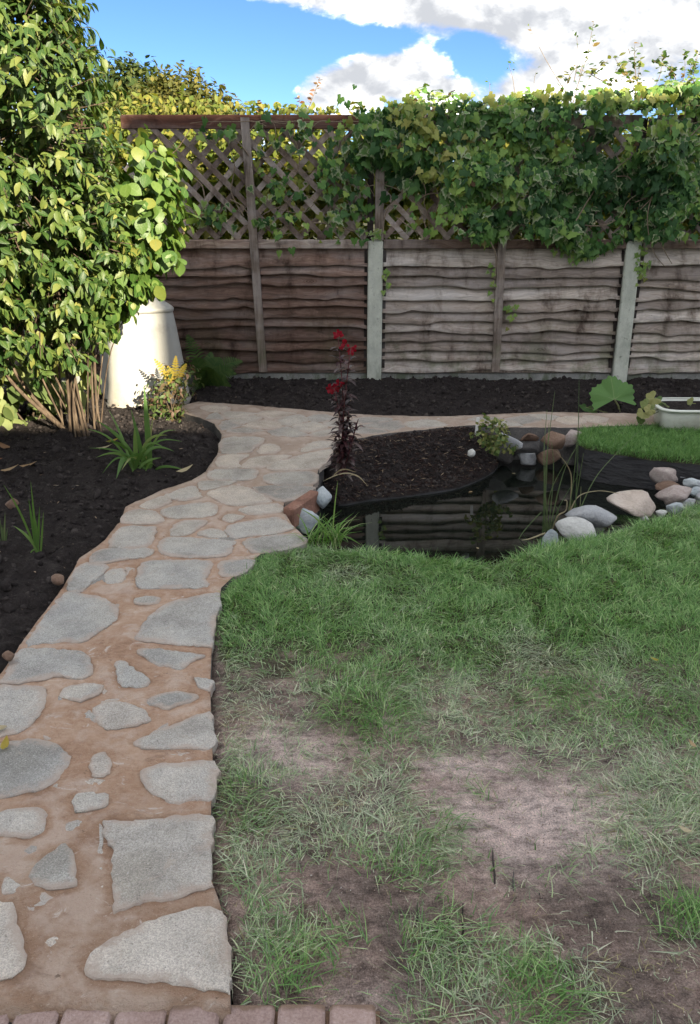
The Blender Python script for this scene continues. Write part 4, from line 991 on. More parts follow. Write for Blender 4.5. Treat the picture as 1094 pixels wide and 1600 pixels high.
# second, rounder-leaved shrub hanging at its right
sh = thing('round_leaved_shrub', (-1.30, 5.2, 0), 'bright green rounded-leaf climber hanging between bush and trellis', 'shrub')
L = [(-1.27, 5.05, 1.35, .25, .22, .42), (-1.16, 5.1, 1.22, .20, .2, .33), (-1.42, 5.05, 1.05, .28, .25, .30), (-1.12, 5.2, 1.58, .10, .12, .20), (-1.45, 5.0, .86, .22, .2, .2)]
P, Nn = lobes_points(L, 480, .5); px_, py_, _ = project(P)
keep = py_ < np.interp(px_, [150, 200, 220, 260, 300], [530, 475, 455, 405, 355]); P, Nn = P[keep], Nn[keep]
pos, Mx, sc = twig_leaves(P, Nn, 4, .10, .078, 1.1, .6)
foliage(sh, LEAF_OVAL, pos, Mx, sc, M_round)
for k in range(4):
    e_ = Vector(P[k * 60]); b_ = Vector((-1.66 - .04 * k, 5.12, -.03)); m_ = MB(); m_.tube(catmull([b_, b_.lerp(e_, .5) + Vector((-.08, .05, .05)), e_], 6), list(np.linspace(.006, .002, 13)), 6); m_.build('stem', M_bark, sh, True)
m_ = MB(); m_.tube(catmull([at(205, 300, 5.1), at(238, 262, 5.1), at(275, 235, 5.1), at(298, 200, 5.1)], 5), list(np.linspace(.006, .002, 16)), 5); m_.build('stem', M_bark, sh, True)
# low broad-leaved shrub in the sun under the bush
lowb = G(20, 672)
ls_ = thing('low_shrub', (lowb.x, lowb.y + .1, 0), 'low pale broad-leaved shrub in the sun under the tall bush', 'shrub')
L = [(lowb.x - .05, lowb.y + .15, .22, .32, .2, .26), (lowb.x + .2, lowb.y + .25, .25, .25, .18, .24), (lowb.x - .45, lowb.y + .1, .25, .3, .25, .28)]
P, Nn = lobes_points(L, 210, .4); P[:, 2] = np.maximum(P[:, 2], .04)
pos, Mx, sc = twig_leaves(P, Nn, 3, .06, .125, .9, .7)
foliage(ls_, LEAF_OVAL, pos, Mx, sc, leafmat('broad_leaf', [(0, (.12, .17, .06)), (.5, (.22, .27, .10)), (1, (.34, .36, .16))], .5, .3, .35), nparts=200)
for k in range(5):
    m_ = MB(); e_ = Vector(P[k * 30]); m_.tube([(lowb.x + .02 * k, lowb.y + .15, -.03), e_], [.008, .004], 5); m_.build('stem', M_bark, ls_)

# ------------------------------------------------------------------ ivy
def ivy_top(x): return np.interp(x, [555, 585, 640, 700, 760, 830, 900, 1000, 1120], [182, 172, 160, 160, 152, 146, 140, 138, 128])
def ivy_bot(x): return np.interp(x, [555, 585, 620, 650, 700, 760, 800, 860, 890, 930, 960, 1000, 1040, 1120], [330, 300, 330, 366, 368, 374, 366, 372, 388, 396, 378, 372, 368, 372])
def ivy_leaves(n, xr, dens, front=.20, size=.062):
    px = rng.uniform(*xr, n); py = rng.uniform(125, 400, n); ok = rng.random(n) < dens(px, py); px, py = px[ok], py[ok]
    bulge = np.clip(fbm(px / 55., py / 45., 1.0, 3, 91) * 1.9 + .45, 0, 1)
    dep = .02 + bulge * front + rng.random(len(px)) * .07
    crn = np.clip(fbm(px / 38., py / 38., 1.0, 3, 93) * 1.7 + .42 + rng.normal(0, .17, len(px)), 0, .999); csz = .75 + .5 * vn(px / 30., py / 30., 94)
    P = np.array([at(a, b, FY - d)[:] for a, b, d in zip(px, py, dep)])
    k = len(P); tip = np.column_stack([rng.normal(0, .55, k), rng.normal(-.1, .25, k), -.8 + rng.normal(0, .35, k)])
    nn = np.column_stack([rng.normal(0, .45, k), -1 + rng.normal(0, .3, k), .55 + rng.normal(0, .4, k)])
    return P, basis(tip, nn), size * csz * (.45 + .75 * rng.random(k)), crn
def dens_main(x, y):
    d = ((y > ivy_top(x)) & (y < ivy_bot(x))).astype(float)
    d *= np.where((x < 690) & (y > 285), .16, 1.0) * np.where(x < 605, .40, 1.0)
    d *= np.clip(.62 + fbm(x / 45., y / 45., 1.0, 3, 95) * 2.8, .06, 1)
    return d
ivy = thing('ivy', (1.9, FY - .03, 1.1), 'thick dark green and variegated ivy covering the right trellis', 'ivy')
P, Mx, sc, cr_ = ivy_leaves(12500, (555, 1125), dens_main, .22)
# over the top edge of the trellis
k = 1500; xt = rng.uniform(.15, 4.0, k); amp = .02 + .22 * vn(xt * 4, xt * 0, 97) ** 2
P2 = np.column_stack([xt, FY + rng.uniform(-.16, .16, k), 1.93 + rng.random(k) * amp + np.interp(xt, [0, 1, 2, 3], [0, .03, .07, .10])])
tip2 = np.column_stack([rng.normal(0, .7, k), rng.normal(-.4, .5, k), rng.normal(-.1, .4, k)]); nn2 = np.column_stack([rng.normal(0, .4, k), -.5 + rng.normal(0, .4, k), 1. + rng.normal(0, .3, k)])
P = np.vstack([P, P2]); Mx = np.concatenate([Mx, basis(tip2, nn2)]); sc = np.concatenate([sc, .055 * rng.uniform(.5, 1.1, k)])
cr_ = np.concatenate([cr_, .45 + .54 * rng.random(k)])
# sprigs hanging onto the lower panel
for (cx, cy, rx, ry, kk) in ((795, 485, 10, 12, 14), (1005, 415, 10, 32, 30), (603, 435, 6, 14, 12), (588, 362, 10, 8, 16), (905, 392, 30, 14, 60), (770, 440, 5, 25, 10)):
    px = rng.normal(cx, rx * .6, kk); py = rng.normal(cy, ry * .6, kk)
    P3 = np.array([at(a, b, FY - .06)[:] for a, b in zip(px, py)]); P = np.vstack([P, P3])
    Mx = np.concatenate([Mx, basis(np.column_stack([rng.normal(0, .6, kk), -.2 + 0 * px, -.8 + 0 * px]), np.column_stack([rng.normal(0, .4, kk), -1 + 0 * px, .5 + 0 * px]))]); sc = np.concatenate([sc, .036 * rng.uniform(.6, 1.2, kk)])
cr_ = np.concatenate([cr_, .6 + .35 * rng.random(len(P) - len(cr_))])
foliage(ivy, LEAF_IVY, P, Mx, sc, M_ivy, cr_)
# ivy clumps in yellow leaves, sunlight put into their colour
gx_ = []; 
for (cx, cy, rx, ry, kk) in ((640, 178, 26, 22, 90), (665, 200, 14, 12, 30), (675, 272, 14, 8, 16), (700, 240, 16, 6, 10), (685, 205, 8, 8, 14), (1000, 146, 60, 12, 34), (860, 146, 60, 10, 20), (780, 150, 30, 8, 10)):
    px = rng.normal(cx, rx * .6, kk); py = rng.normal(cy, ry * .6, kk); gx_ += [at(a, b, FY - .20 + .05 * c)[:] for a, b, c in zip(px, py, rng.normal(size=kk))]
P = np.array(gx_); k = len(P)
scatter('sunlit_tone_foliage', LEAF_IVY, P, basis(np.column_stack([rng.normal(0, .6, k), -.2 + rng.normal(0, .2, k), -.7 + 0 * P[:, 0]]), np.column_stack([rng.normal(0, .4, k), -1 + 0 * P[:, 0], .6 + rng.normal(0, .3, k)])), .055 * rng.uniform(.6, 1.1, k), rng.random(k), M_ivyyel, ivy, kind='stuff')
def vines(parent, n, xr, yr, yoff=.03):
    for k in range(n):
        x = rng.uniform(*xr); y = rng.uniform(*yr); pts = []; ang = rng.uniform(-2.2, -.9) if k % 3 else rng.uniform(-.6, .6)
        for j in range(7):
            pts.append(at(x, y, FY - yoff - .03 * rng.random())); ang += rng.normal(0, .45); x += math.cos(ang) * 22; y -= math.sin(ang) * -22
            y = min(max(y, yr[0] - 5), yr[1] + 5)
        m_ = MB(); m_.tube(catmull(pts, 4), list(np.linspace(rng.uniform(.003, .006), .0018, 25)), 5, False); m_.build('vine', M_vine, parent, True)
vines(ivy, 26, (590, 1090), (170, 365), .10)
for pts in ([(1100, 192), (1060, 235), (1035, 290), (1000, 328)], [(1030, 275), (1012, 335), (1020, 390), (1040, 418)], [(1025, 365), (1040, 395), (1050, 412)], [(900, 345), (935, 290), (985, 245)], [(762, 370), (775, 400), (772, 445)], [(620, 340), (650, 362), (662, 372)]):
    m_ = MB(); p3 = catmull([at(a, b, FY - .17) for a, b in pts], 6); m_.tube(p3, list(np.linspace(.005, .0025, len(p3))), 5, False); m_.build('vine', M_vine, ivy, True)
# thin ivy on the bare trellis
iv2 = thing('ivy', (-.3, FY - .03, 1.1), 'thin straggling ivy on the bare left trellis', 'ivy')
def dens_thin(x, y):
    d = np.zeros_like(x)
    for (cx, cy, rx, ry, a) in ((470, 205, 14, 22, .8), (440, 215, 30, 14, .35), (515, 265, 22, 20, .7), (540, 300, 25, 22, .45), (440, 290, 22, 22, .55), (430, 350, 25, 16, .4), (530, 345, 16, 14, .9), (410, 240, 10, 60, .3), (500, 225, 60, 20, .22), (555, 240, 20, 70, .35), (330, 335, 22, 16, .6), (560, 320, 14, 40, .4), (340, 200, 30, 12, .3), (455, 320, 30, 40, .2), (520, 210, 60, 20, .2)):
        d = np.maximum(d, a * np.exp(-((x - cx) / rx) ** 2 - ((y - cy) / ry) ** 2))
    return d
P, Mx, sc, cr_ = ivy_leaves(3600, (300, 585), dens_thin, .10, .058)
foliage(iv2, LEAF_IVY, P, Mx, sc, M_ivy, cr_)
vines(iv2, 22, (310, 575), (195, 360), .04)

# ------------------------------------------------------------------ plants beyond the fence
hd = thing('hedge', (-.6, 7.2, 0), 'sunlit yellow green hedge glimpsed through and above the left trellis', 'hedge')
L = [(x, 7.3 + .2 * math.sin(x * 5), 1.0, .5, .35, 1.04 + .05 * math.sin(x * 3.1)) for x in np.arange(-2.6, 4.2, .45)]
P, Nn = lobes_points(L, 7500, .5); k = 3200; P = np.vstack([P, np.column_stack([rng.uniform(-2.6, 4.3, k), rng.uniform(7.05, 7.5, k), rng.uniform(1.25, 1.93, k)])]); Nn = np.vstack([Nn, np.column_stack([rng.normal(0, .4, k), -np.ones(k), rng.normal(.4, .3, k)])])
pos, Mx, sc = twig_leaves(P, Nn, 4, .09, .085, .4)
scatter('foliage', LEAF_TINY, pos, Mx, sc, rng.random(len(pos)), M_hedge, hd, kind='stuff')
for x in np.arange(-2.6, 4.2, .45):
    m_ = MB(); m_.tube([(x, 7.3, -.1), (x + .05, 7.3, .7), (x - .03, 7.3, 1.5)], [.03, .022, .008], 6); m_.build('trunk', M_bark, hd)
top = []
for k in range(400):
    x = rng.uniform(-1.75, -.1) if k < 380 else rng.uniform(-.1, 1.2); h = (1 - np.clip((x + 1.75) / 1.9, 0, 1)) * .13 + .02
    top.append((x, FY + .03 + rng.uniform(-.03, .10), 1.945 + rng.random() * h))
P = np.array(top); k = len(P)
cr = thing('creeper', (-.9, FY + .1, 1.93), 'sunlit yellow creeper along the top of the left trellis', 'creeper')
scatter('foliage', LEAF_SMALL, P, basis(np.column_stack([rng.normal(0, .6, k), rng.normal(0, .4, k), .5 + rng.normal(0, .5, k)]), np.column_stack([rng.normal(0, .5, k), -.8 + 0 * P[:, 0], .7 + 0 * P[:, 0]])), .05 * rng.uniform(.5, 1.2, k), rng.random(k), M_hedge, cr, kind='stuff')
def spray(parent, base, tip, n, mat, size, bend=.05, r0=.004, lp=.25):
    b_, e_ = Vector(base), Vector(tip); pts = catmull([b_, b_.lerp(e_, .5) + Vector((rng.uniform(-bend, bend), rng.uniform(-bend, bend), rng.uniform(0, bend))), e_], 6)
    m_ = MB(); m_.tube(pts, list(np.linspace(r0, r0 * .35, len(pts))), 5, False); m_.build('stem', M_vine, parent, True)
    out = []
    for k in range(n):
        t = lp + (1 - lp) * (k + rng.random()) / n; i = min(int(t * (len(pts) - 1)), len(pts) - 2); p = pts[i].lerp(pts[i + 1], t * (len(pts) - 1) - i)
        out.append(p)
    P = np.array([p[:] for p in out]); d = rng.normal(0, 1, (n, 3)); d[:, 2] = np.abs(d[:, 2]) * .4
    return P, basis(d, np.column_stack([rng.normal(0, .5, n), -.6 + rng.normal(0, .4, n), .8 + rng.normal(0, .3, n)])), size * rng.uniform(.6, 1.2, n)
ra = thing('rambler', (2.3, FY + .15, 0), 'leafy rambling shoots rising above the ivy at top right', 'climber')
acc = []
for (x0, y0, x1, y1, n) in ((880, 150, 905, 100, 16), (895, 150, 930, 60, 20), (905, 150, 950, 95, 22), (960, 150, 965, 105, 20), (1000, 150, 992, 70, 26), (1010, 150, 1035, 80, 26), (1050, 150, 1070, 85, 26), (1085, 150, 1090, 90, 26), (930, 150, 985, 115, 18), (990, 150, 1000, 95, 24), (1030, 145, 1050, 100, 24), (1070, 145, 1100, 70, 26), (950, 120, 905, 108, 14), (860, 150, 885, 125, 12), (1000, 130, 960, 90, 18), (1060, 130, 1020, 95, 18)):
    acc.append(spray(ra, at(x0, y0 + 12, FY + .1), at(x1, y1, FY + rng.uniform(-.05, .25)), n, M_ramble, .048, .05, .0035, .15))
for (x0, y0, x1, y1, n) in ((880, 130, 828, 42, 4), (905, 110, 928, 32, 8), (897, 120, 900, 50, 4), (805, 145, 795, 100, 6), (840, 150, 838, 112, 3), (770, 150, 765, 128, 3)):
    acc.append(spray(ra, at(x0, y0 + 8, FY + .1), at(x1, y1, FY + .1), n, M_ramble, .028, .02, .0028, .7))
P = np.vstack([a[0] for a in acc]); Mx = np.concatenate([a[1] for a in acc]); sc = np.concatenate([a[2] for a in acc])
P = P + rng.normal(0, .015, P.shape)
foliage(ra, LEAF_SMALL, P, Mx, sc, M_ramble, nparts=120)
sp2 = thing('sapling_shoot', (-.25, FY + .1, 1.9), 'pinkish leafy shoot standing on the trellis top near the middle', 'climber')
acc = [spray(sp2, at(478, 180, FY + .06), at(500, 122, FY + .06), 14, M_ramble, .04, .02, .003, .2), spray(sp2, at(460, 180, FY + .06), at(468, 150, FY + .06), 8, M_ramble, .04, .02, .003, .2), spray(sp2, at(405, 182, FY + .06), at(408, 158, FY + .06), 8, M_ramble, .04, .02, .003, .2)]
P = np.vstack([a[0] for a in acc]); foliage(sp2, LEAF_SMALL, P, np.concatenate([a[1] for a in acc]), np.concatenate([a[2] for a in acc]), M_brownleaf)
def far_tree(name, label, Y, lobes_px, mat, n, ls):
    c = at(lobes_px[0][0], 290, Y); t = thing(name, (c.x, Y, 0), label, 'tree', 'trees beyond the fence'); L = []
    for (px, py, rx, ry) in lobes_px:
        p = at(px, py, Y + rng.uniform(-.5, .5)); k = Y * CP / FPX * 1.0; L.append((p.x, p.y, p.z, rx * k, rx * k * .9, ry * k))
    P, Nn = lobes_points(L, n, .35); pos, Mx, sc = twig_leaves(P, Nn, 4, .35, ls, .3)
    scatter('crown', LEAF_SMALL, pos, Mx, sc, rng.random(len(pos)), mat, t, kind='stuff')
    m_ = MB(); m_.tube([(c.x, Y, -.4), (c.x + .05, Y, 1.2), (c.x, Y, 2.4)], [.28, .22, .12], 9); tr = m_.build('trunk', M_bark, t, True)
    for l in L:
        m_ = MB(); m_.tube([(c.x, Y, 1.6), ((c.x + l[0]) / 2 + .1, (Y + l[1]) / 2, (2.0 + l[2]) / 2 + .1), (l[0], l[1], l[2] + l[5] * .4)], [.12, .07, .02], 6); m_.build('limb', M_bark, t, True)
far_tree('broadleaf_tree', 'dark green tree rising behind the bush, beyond the fence', 24, [(218, 150, 30, 40), (195, 145, 36, 36), (248, 176, 36, 34), (170, 180, 60, 46)], M_tree1, 1500, .17)
far_tree('broadleaf_tree', 'olive yellow tree sloping down to the fence top, beyond the fence', 21, [(285, 160, 38, 36), (325, 182, 34, 32), (265, 185, 50, 40), (355, 192, 26, 22), (220, 195, 40, 40)], M_tree2, 1900, .14)

# ------------------------------------------------------------------ grass
def blades(name, P, h, wd, lean_dir, lean, pale, rnd, parent=None, **kw):
    n = len(P); ts = np.array([0, .35, .7, 1.0]); V = np.zeros((n, 7, 3)); a = lean_dir
    d = np.column_stack([np.cos(a), np.sin(a), np.zeros(n)]); s_ = np.column_stack([-np.sin(a + rng.normal(0, .6, n)), np.cos(a + rng.normal(0, .6, n)), np.zeros(n)])
    c1 = rng.normal(0, .42, n)
    for i, t in enumerate(ts):
        up = h * (t - lean * .5 * t * t) * np.clip(1.25 - lean, .12, 1); out = h * lean * (t ** 1.6)
        p = P + d * out[:, None] + np.array([0, 0, 1.]) * up[:, None] + s_ * (c1 * h * t * t)[:, None]
        wv = wd * (1, .85, .6, 0)[i]
        if i < 3: V[:, 2 * i] = p - s_ * wv[:, None]; V[:, 2 * i + 1] = p + s_ * wv[:, None]
        else: V[:, 6] = p
    F = np.array([(0, 1, 3), (0, 3, 2), (2, 3, 5), (2, 5, 4), (4, 5, 6)])
    F = (F[None] + (np.arange(n) * 7)[:, None, None]).reshape(-1, 3)
    return mk(name, V.reshape(-1, 3), F, M_grass, parent, False, {'rnd': np.repeat(rnd, 7), 'pale': np.repeat(pale, 7)}, **kw)
q = pts_in(lawn_poly, 420000); px, py, _ = project(np.column_stack([q, np.zeros(len(q))]))
ok = (px > 280) & (px < 1500) & (py < 1900); q, px, py = q[ok], px[ok], py[ok]
bare, sand = lawn_masks(q[:, 0], q[:, 1]); tuft = fld(TUFT, q[:, 0], q[:, 1])
clump = fbm(q[:, 0], q[:, 1], 14, 3, 101); big = fbm(q[:, 0], q[:, 1], 3.0, 3, 102)
clump2 = fbm(q[:, 0], q[:, 1], 40, 2, 108)
dens = np.clip(1.1 - bare * 1.45 + (clump * 1.7 + clump2 * .9) * np.clip(bare * 2.2, 0, 1) + big * .6, .015, 1) * np.interp(py, [850, 1050, 1250, 1600], [1.0, .95, .72, .62])
dens = np.maximum(dens, tuft * .55 * (clump > -.12)); dens *= np.where((px < 352 + (py > 1380) * 22) & (py > 930), .25, 1)
ok = rng.random(len(q)) < dens * .85; q, px, py, bare, tuft, clump, big = q[ok], px[ok], py[ok], bare[ok], tuft[ok], clump[ok], big[ok]
n = len(q); e = edge_dist(lawn_poly, q[:, 0], q[:, 1]); z = lawn_z(q[:, 0], q[:, 1], e) - .003
pale = np.clip(np.interp(py, [880, 980, 1080, 1180, 1600], [.05, .15, .30, .42, .44]) + big * .9 + rng.normal(0, .12, n) + fld([(400, 1050, 80, 120, .25), (1000, 1530, 90, 60, .6), (560, 960, 140, 50, .15)], q[:, 0], q[:, 1]) - fld([(860, 1560, 70, 60, .5), (1075, 1440, 50, 40, .5), (1050, 950, 200, 120, .35), (380, 930, 40, 30, .3), (450, 1530, 50, 40, .2)], q[:, 0], q[:, 1]), 0, 1)
pale = np.where(rng.random(n) < .06, 1.0, pale)
lush = np.clip(1 - pale, 0, 1); h = (.011 + .019 * lush + .023 * tuft + .02 * np.clip(clump + .1, 0, .5)) * rng.uniform(.6, 1.5, n)
h = h + .02 * np.exp(-e / .06) * (py < 900)
lean = np.clip(rng.normal(.60 + .42 * pale, .2, n), .1, 1.2)
ld = rng.uniform(0, 6.28, n) * .6 + fbm(q[:, 0], q[:, 1], 5, 2, 105) * 14
blades('grass', np.column_stack([q, z]), h * (1 + .8 * lean), rng.uniform(.0008, .0019, n) * (1 + .3 * (py < 1000)), ld, lean, pale, rng.random(n), label='short worn grass of the lawn, thin over the bare soil', kind='stuff')
# dry clippings and crumbs lying on the worn soil
q = pts_in(lawn_poly, 42000); px, py, _ = project(np.column_stack([q, np.zeros(len(q))])); ok = (px > 300) & (px < 1150) & (py > 960) & (py < 1660) & (rng.random(len(q)) < np.interp(py, [960, 1150], [.15, 1]) * np.clip(.35 + fbm(q[:, 0], q[:, 1], 12, 3, 111) * 2.4, .05, 1)); q = q[ok]
n = len(q); e = edge_dist(lawn_poly, q[:, 0], q[:, 1])
blades('clippings', np.column_stack([q, lawn_z(q[:, 0], q[:, 1], e) + .001]), rng.uniform(.006, .024, n), rng.uniform(.0005, .0011, n), rng.uniform(0, 6.28, n), rng.uniform(1.05, 1.2, n), np.where(rng.random(n) < .55, 1.0, .5), rng.random(n), label='dry grass clippings littering the worn soil', kind='stuff')
q = pts_in(lawn_poly, 90000, .01); px, py, _ = project(np.column_stack([q, np.zeros(len(q))])); ok = (px > 300) & (px < 1150) & (py > 960) & (py < 1660) & (rng.random(len(q)) < .15 + .85 * lawn_masks(q[:, 0], q[:, 1])[0]); q = q[ok]
n = len(q); V, F = OCT; s_ = .0009 + .0024 * rng.random(n) ** 3
scatter('soil_crumbs', (V * (1 + rng.uniform(-.2, .2, (len(V), 1))), F), np.column_stack([q, lawn_z(q[:, 0], q[:, 1], edge_dist(lawn_poly, q[:, 0], q[:, 1])) + s_ * .3]), rand_rot(n), np.column_stack([s_, s_, s_ * .7]), rng.random(n), material('tan_crumb', lambda t: principled(t, t.ramp(t.attr('rnd'), (0, (.22, .16, .13)), (.7, (.36, .28, .24)), (.95, (.50, .42, .37)), (1, (.66, .62, .58))), .95, .1)), smooth=False, label='crumbs of soil and grit on the worn lawn', kind='stuff')
q = pts_in(farlawn_poly, 34000); q = q[q[:, 0] < 3.6]; n = len(q); e = edge_dist(farlawn_poly, q[:, 0], q[:, 1])
blades('grass', np.column_stack([q, far_z(q[:, 0], q[:, 1], e)]), rng.uniform(.03, .06, n) + .03 * np.exp(-e / .04), rng.uniform(.0015, .003, n), rng.uniform(0, 6.28, n), np.clip(rng.normal(.45, .2, n), .1, 1), np.clip(rng.normal(.04, .05, n), 0, .2), rng.random(n) * .8, label='lush green grass on the far bank of the pond', kind='stuff')

# ------------------------------------------------------------------ rocks round the pond
def rock(name, label, px0, px1, py0, py1, mat, zb=-.16, sub=3, dep=.8, seed=0, group='rocks round the pond', yaw=0., cat='rock', back=.55, boxy=1.0, k_=1.0):
    V, F = ico(sub); r = np.random.default_rng(seed); V = np.sign(V) * np.abs(V) ** boxy; px0, px1 = (px0 + px1) / 2 - (px1 - px0) / 2 * k_, (px0 + px1) / 2 + (px1 - px0) / 2 * k_
    c = G((px0 + px1) / 2, py1, zb + .03); d_ = c.y * CP + (CH - c.z) * SP
    wx = (px1 - px0) / FPX * d_ / 2; hz = (py1 - py0) / FPX * d_ / 2 * 1.12
    V = V * (1 + .8 * fbm(V[:, 0] * 1.3 + seed * 5.1, V[:, 1] * 1.3 + V[:, 2] * 1.9, 1.0, 3, 200 + seed)[:, None])
    for _ in range(11):
        nn = r.normal(size=3); nn /= np.linalg.norm(nn); dd = r.uniform(.42, .74); k = V @ nn; V = V - np.clip(k - dd, 0, None)[:, None] * nn * .8
    lo, hi = V.min(0), V.max(0); V = (V - (lo + hi) / 2) / (hi - lo) * 2
    V = V * np.array([wx, wx * dep, hz]); ca, sa = math.cos(yaw), math.sin(yaw)
    V = np.column_stack([V[:, 0] * ca - V[:, 1] * sa, V[:, 0] * sa + V[:, 1] * ca, V[:, 2]]) + np.array([c.x, c.y + wx * dep * back, c.z + hz * .82])
    return tag(mk(name, V, F, mat, None, True), label, cat, group)
ROCKS = [('pinkish grey boulder at the water edge, farthest from viewer among the right rocks', 1016, 1060, 733, 760, 'pink', 1), ('flat wet slab under the pinkish grey boulder', 1024, 1066, 756, 767, 'brown', 2),
 ('long grey stone right of the pinkish boulder', 1056, 1088, 739, 753, 'grey', 3), ('small grey stone at the right frame edge, topmost', 1085, 1108, 737, 751, 'grey', 4), ('whitish rounded stone behind the big grey tan boulder', 1066, 1098, 749, 764, 'blue', 5),
 ('big rounded grey tan boulder right of the tan wedge rock', 1028, 1088, 761, 790, 'pink', 6), ('bluish stone at right edge beside the grey tan boulder', 1076, 1104, 761, 776, 'blue', 7), ('grey stone at right edge below the bluish stone', 1087, 1112, 772, 788, 'grey', 8),
 ('long tan wedge shaped rock with a raised right end', 952, 1040, 778, 811, 'tan', 9), ('pale blue white cobble at the grass edge below the big boulder', 1042, 1070, 786, 805, 'blue', 10), ('small grey cobble right of the pale blue cobble', 1066, 1088, 779, 794, 'grey', 11),
 ('small white pebble right below the tan wedge rock', 1024, 1044, 797, 810, 'white', 12), ('long grey blue rock behind the white rock by the reeds', 886, 970, 792, 826, 'grey', 13), ('white and tan rock half sunk in grass by the reeds', 868, 934, 815, 850, 'white', 14),
 ('upright white blue stone at the foot of the reeds', 846, 873, 825, 864, 'blue', 15), ('tiny white pebble in grass under the tan wedge rock', 1000, 1016, 806, 814, 'white', 16)]
for tx, a, b, c, d, m_, sd_ in ROCKS: rock('rock', tx, a, b, c, d, RK[m_], -.12 if c > 745 else -.16, 3, .75, sd_, k_=.92)
# rough stones of the far pond wall
for i, (a, b, c, d, m_, tx) in enumerate([(776, 815, 676, 698, 'grey', 'layered grey stone in the far pond wall beside the mound plant'), (812, 842, 676, 690, 'brown', 'brown stone above the dark hole in the far pond wall'), (845, 882, 675, 700, 'brown', 'broken brown stone in the far pond wall, right of the hole'), (876, 908, 672, 694, 'pink', 'pinkish stone in the far pond wall beside the far grass'), (790, 845, 690, 706, 'dark', 'dark wet stone low in the far pond wall'), (772, 806, 698, 722, 'dark', 'dark wet stone at the waterline below the mound plant'), (838, 874, 699, 724, 'brown', 'brown wet stone at the waterline, middle of the far pond wall'), (872, 910, 694, 722, 'dark', 'dark wet stone at the waterline beside the far grass'), (808, 838, 706, 724, 'grey', 'small grey stone at the waterline left of the brown wet stone')]):
    rock('wall_stone', tx, a, b, c, d, RK[m_], (-.21 if c > 692 else -.14) if c > 680 else -.08, 3, .5, 30 + i, 'stones of the far pond wall', cat='stone', back=-.1, boxy=.4)
# small wall of blocks under the far bank
for i, px in enumerate(range(925, 1100, 42)):
    rock('bank_stone', ['dark block under the far grass bank, first from the left', 'dark block under the far grass bank, second from the left', 'dark block under the far grass bank, third from the left', 'dark block under the far grass bank, fourth from the left', 'dark block under the far grass bank, at the right frame edge'][i], px - 24, px + 22, 712 + i * 4, 742 + i * 4, RK['dark'], -.22, 2, .5, 50 + i, 'dark blocks under the far bank', cat='stone', back=.2)
rock('rock', 'round white pebble lying on the dark soil mound', 731, 744, 702, 714, RK['white'], .07, 2, .9, 70)
for (a, b, c, d, tx, sd_) in ((8, 30, 780, 797, 'pale flat stone in the dark bed left of the strappy plant', 71), (78, 100, 900, 914, 'pale splinter of stone at the bed edge beside the path', 74), (2, 22, 1018, 1034, 'small pale stone at the bed edge near the left frame border', 75)):
    rock('stone', tx, a, b, c, d, RK['brown'], .0, 2, .9, sd_, 'stones in the left bed', cat='stone')
# red edging brick and blue slabs at the path corner
c0 = G(447, 800, .02); c1 = G(489, 772, .02); dv = (c1 - c0); ang = math.atan2(dv.y, dv.x)
m_ = MB(); m_.box(((c0 + c1) / 2 + Vector((.012, -.035, -.02))), (dv.length / 2, .030, .055), Matrix.Rotation(ang, 3, 'Z'), .008)
tag(m_.build('edging_brick', rockmat('terracotta', (.13, .07, .05), (.28, .15, .11), (.42, .30, .22))), 'worn red terracotta edging brick at the pond corner of the path', 'brick')
rock('rock', 'pale blue grey rock between red edging brick and soil mound', 486, 519, 762, 794, RK['blue'], -.06, 3, .8, 80)
rock('rock', 'long blue grey slab below the red edging brick', 452, 500, 794, 830, RK['blue'], -.12, 3, .5, 81, yaw=R(38))

# ------------------------------------------------------------------ plants
def strap(parent, base, az_, length, arch, w_, mat, name='leaf', up=.9, a=None, n=9):
    d = Vector((math.cos(az_), math.sin(az_), 0)); pts = []
    for i in range(n):
        t = i / (n - 1); pts.append(Vector(base) + d * (length * (.18 * t + arch * t * t)) + Vector((0, 0, length * (up * t - arch * up * .75 * t ** 2.3))))
    m_ = MB(); m_.ribbon(pts, [w_ * (.55 + .45 * math.sin(math.pi * min(1, .15 + t * .9))) * (1 - t ** 4) + .0004 for t in np.linspace(0, 1, n)], (-d.y, d.x, 0), .25, rng.random() if a is None else a)
    m_.build(name, mat, parent, True)
def strap_to(parent, base, tip, sag, w_, mat, name='leaf', n=10):
    b_, e_ = Vector(base), Vector(tip); pts = [b_.lerp(e_, t) + Vector((0, 0, sag * math.sin(math.pi * t ** .8))) for t in np.linspace(0, 1, n)]
    d = (e_ - b_); d.z = 0; d = d.normalized() if d.length > 1e-4 else Vector((1, 0, 0))
    m_ = MB(); m_.ribbon(pts, [w_ * (.5 + .5 * math.sin(math.pi * (.15 + .8 * t))) * (1 - t ** 4) + .0004 for t in np.linspace(0, 1, n)], (e_ - b_).cross(Vector((rng.normal(0, .35), 1, -.35))), .25, rng.random())
    m_.build(name, mat, parent, True)
b_ = G(222, 738); st = thing('strappy_plant', (b_.x, b_.y, 0), 'green plant with long arching strap leaves in the left bed', 'plant')
Yb = b_.y
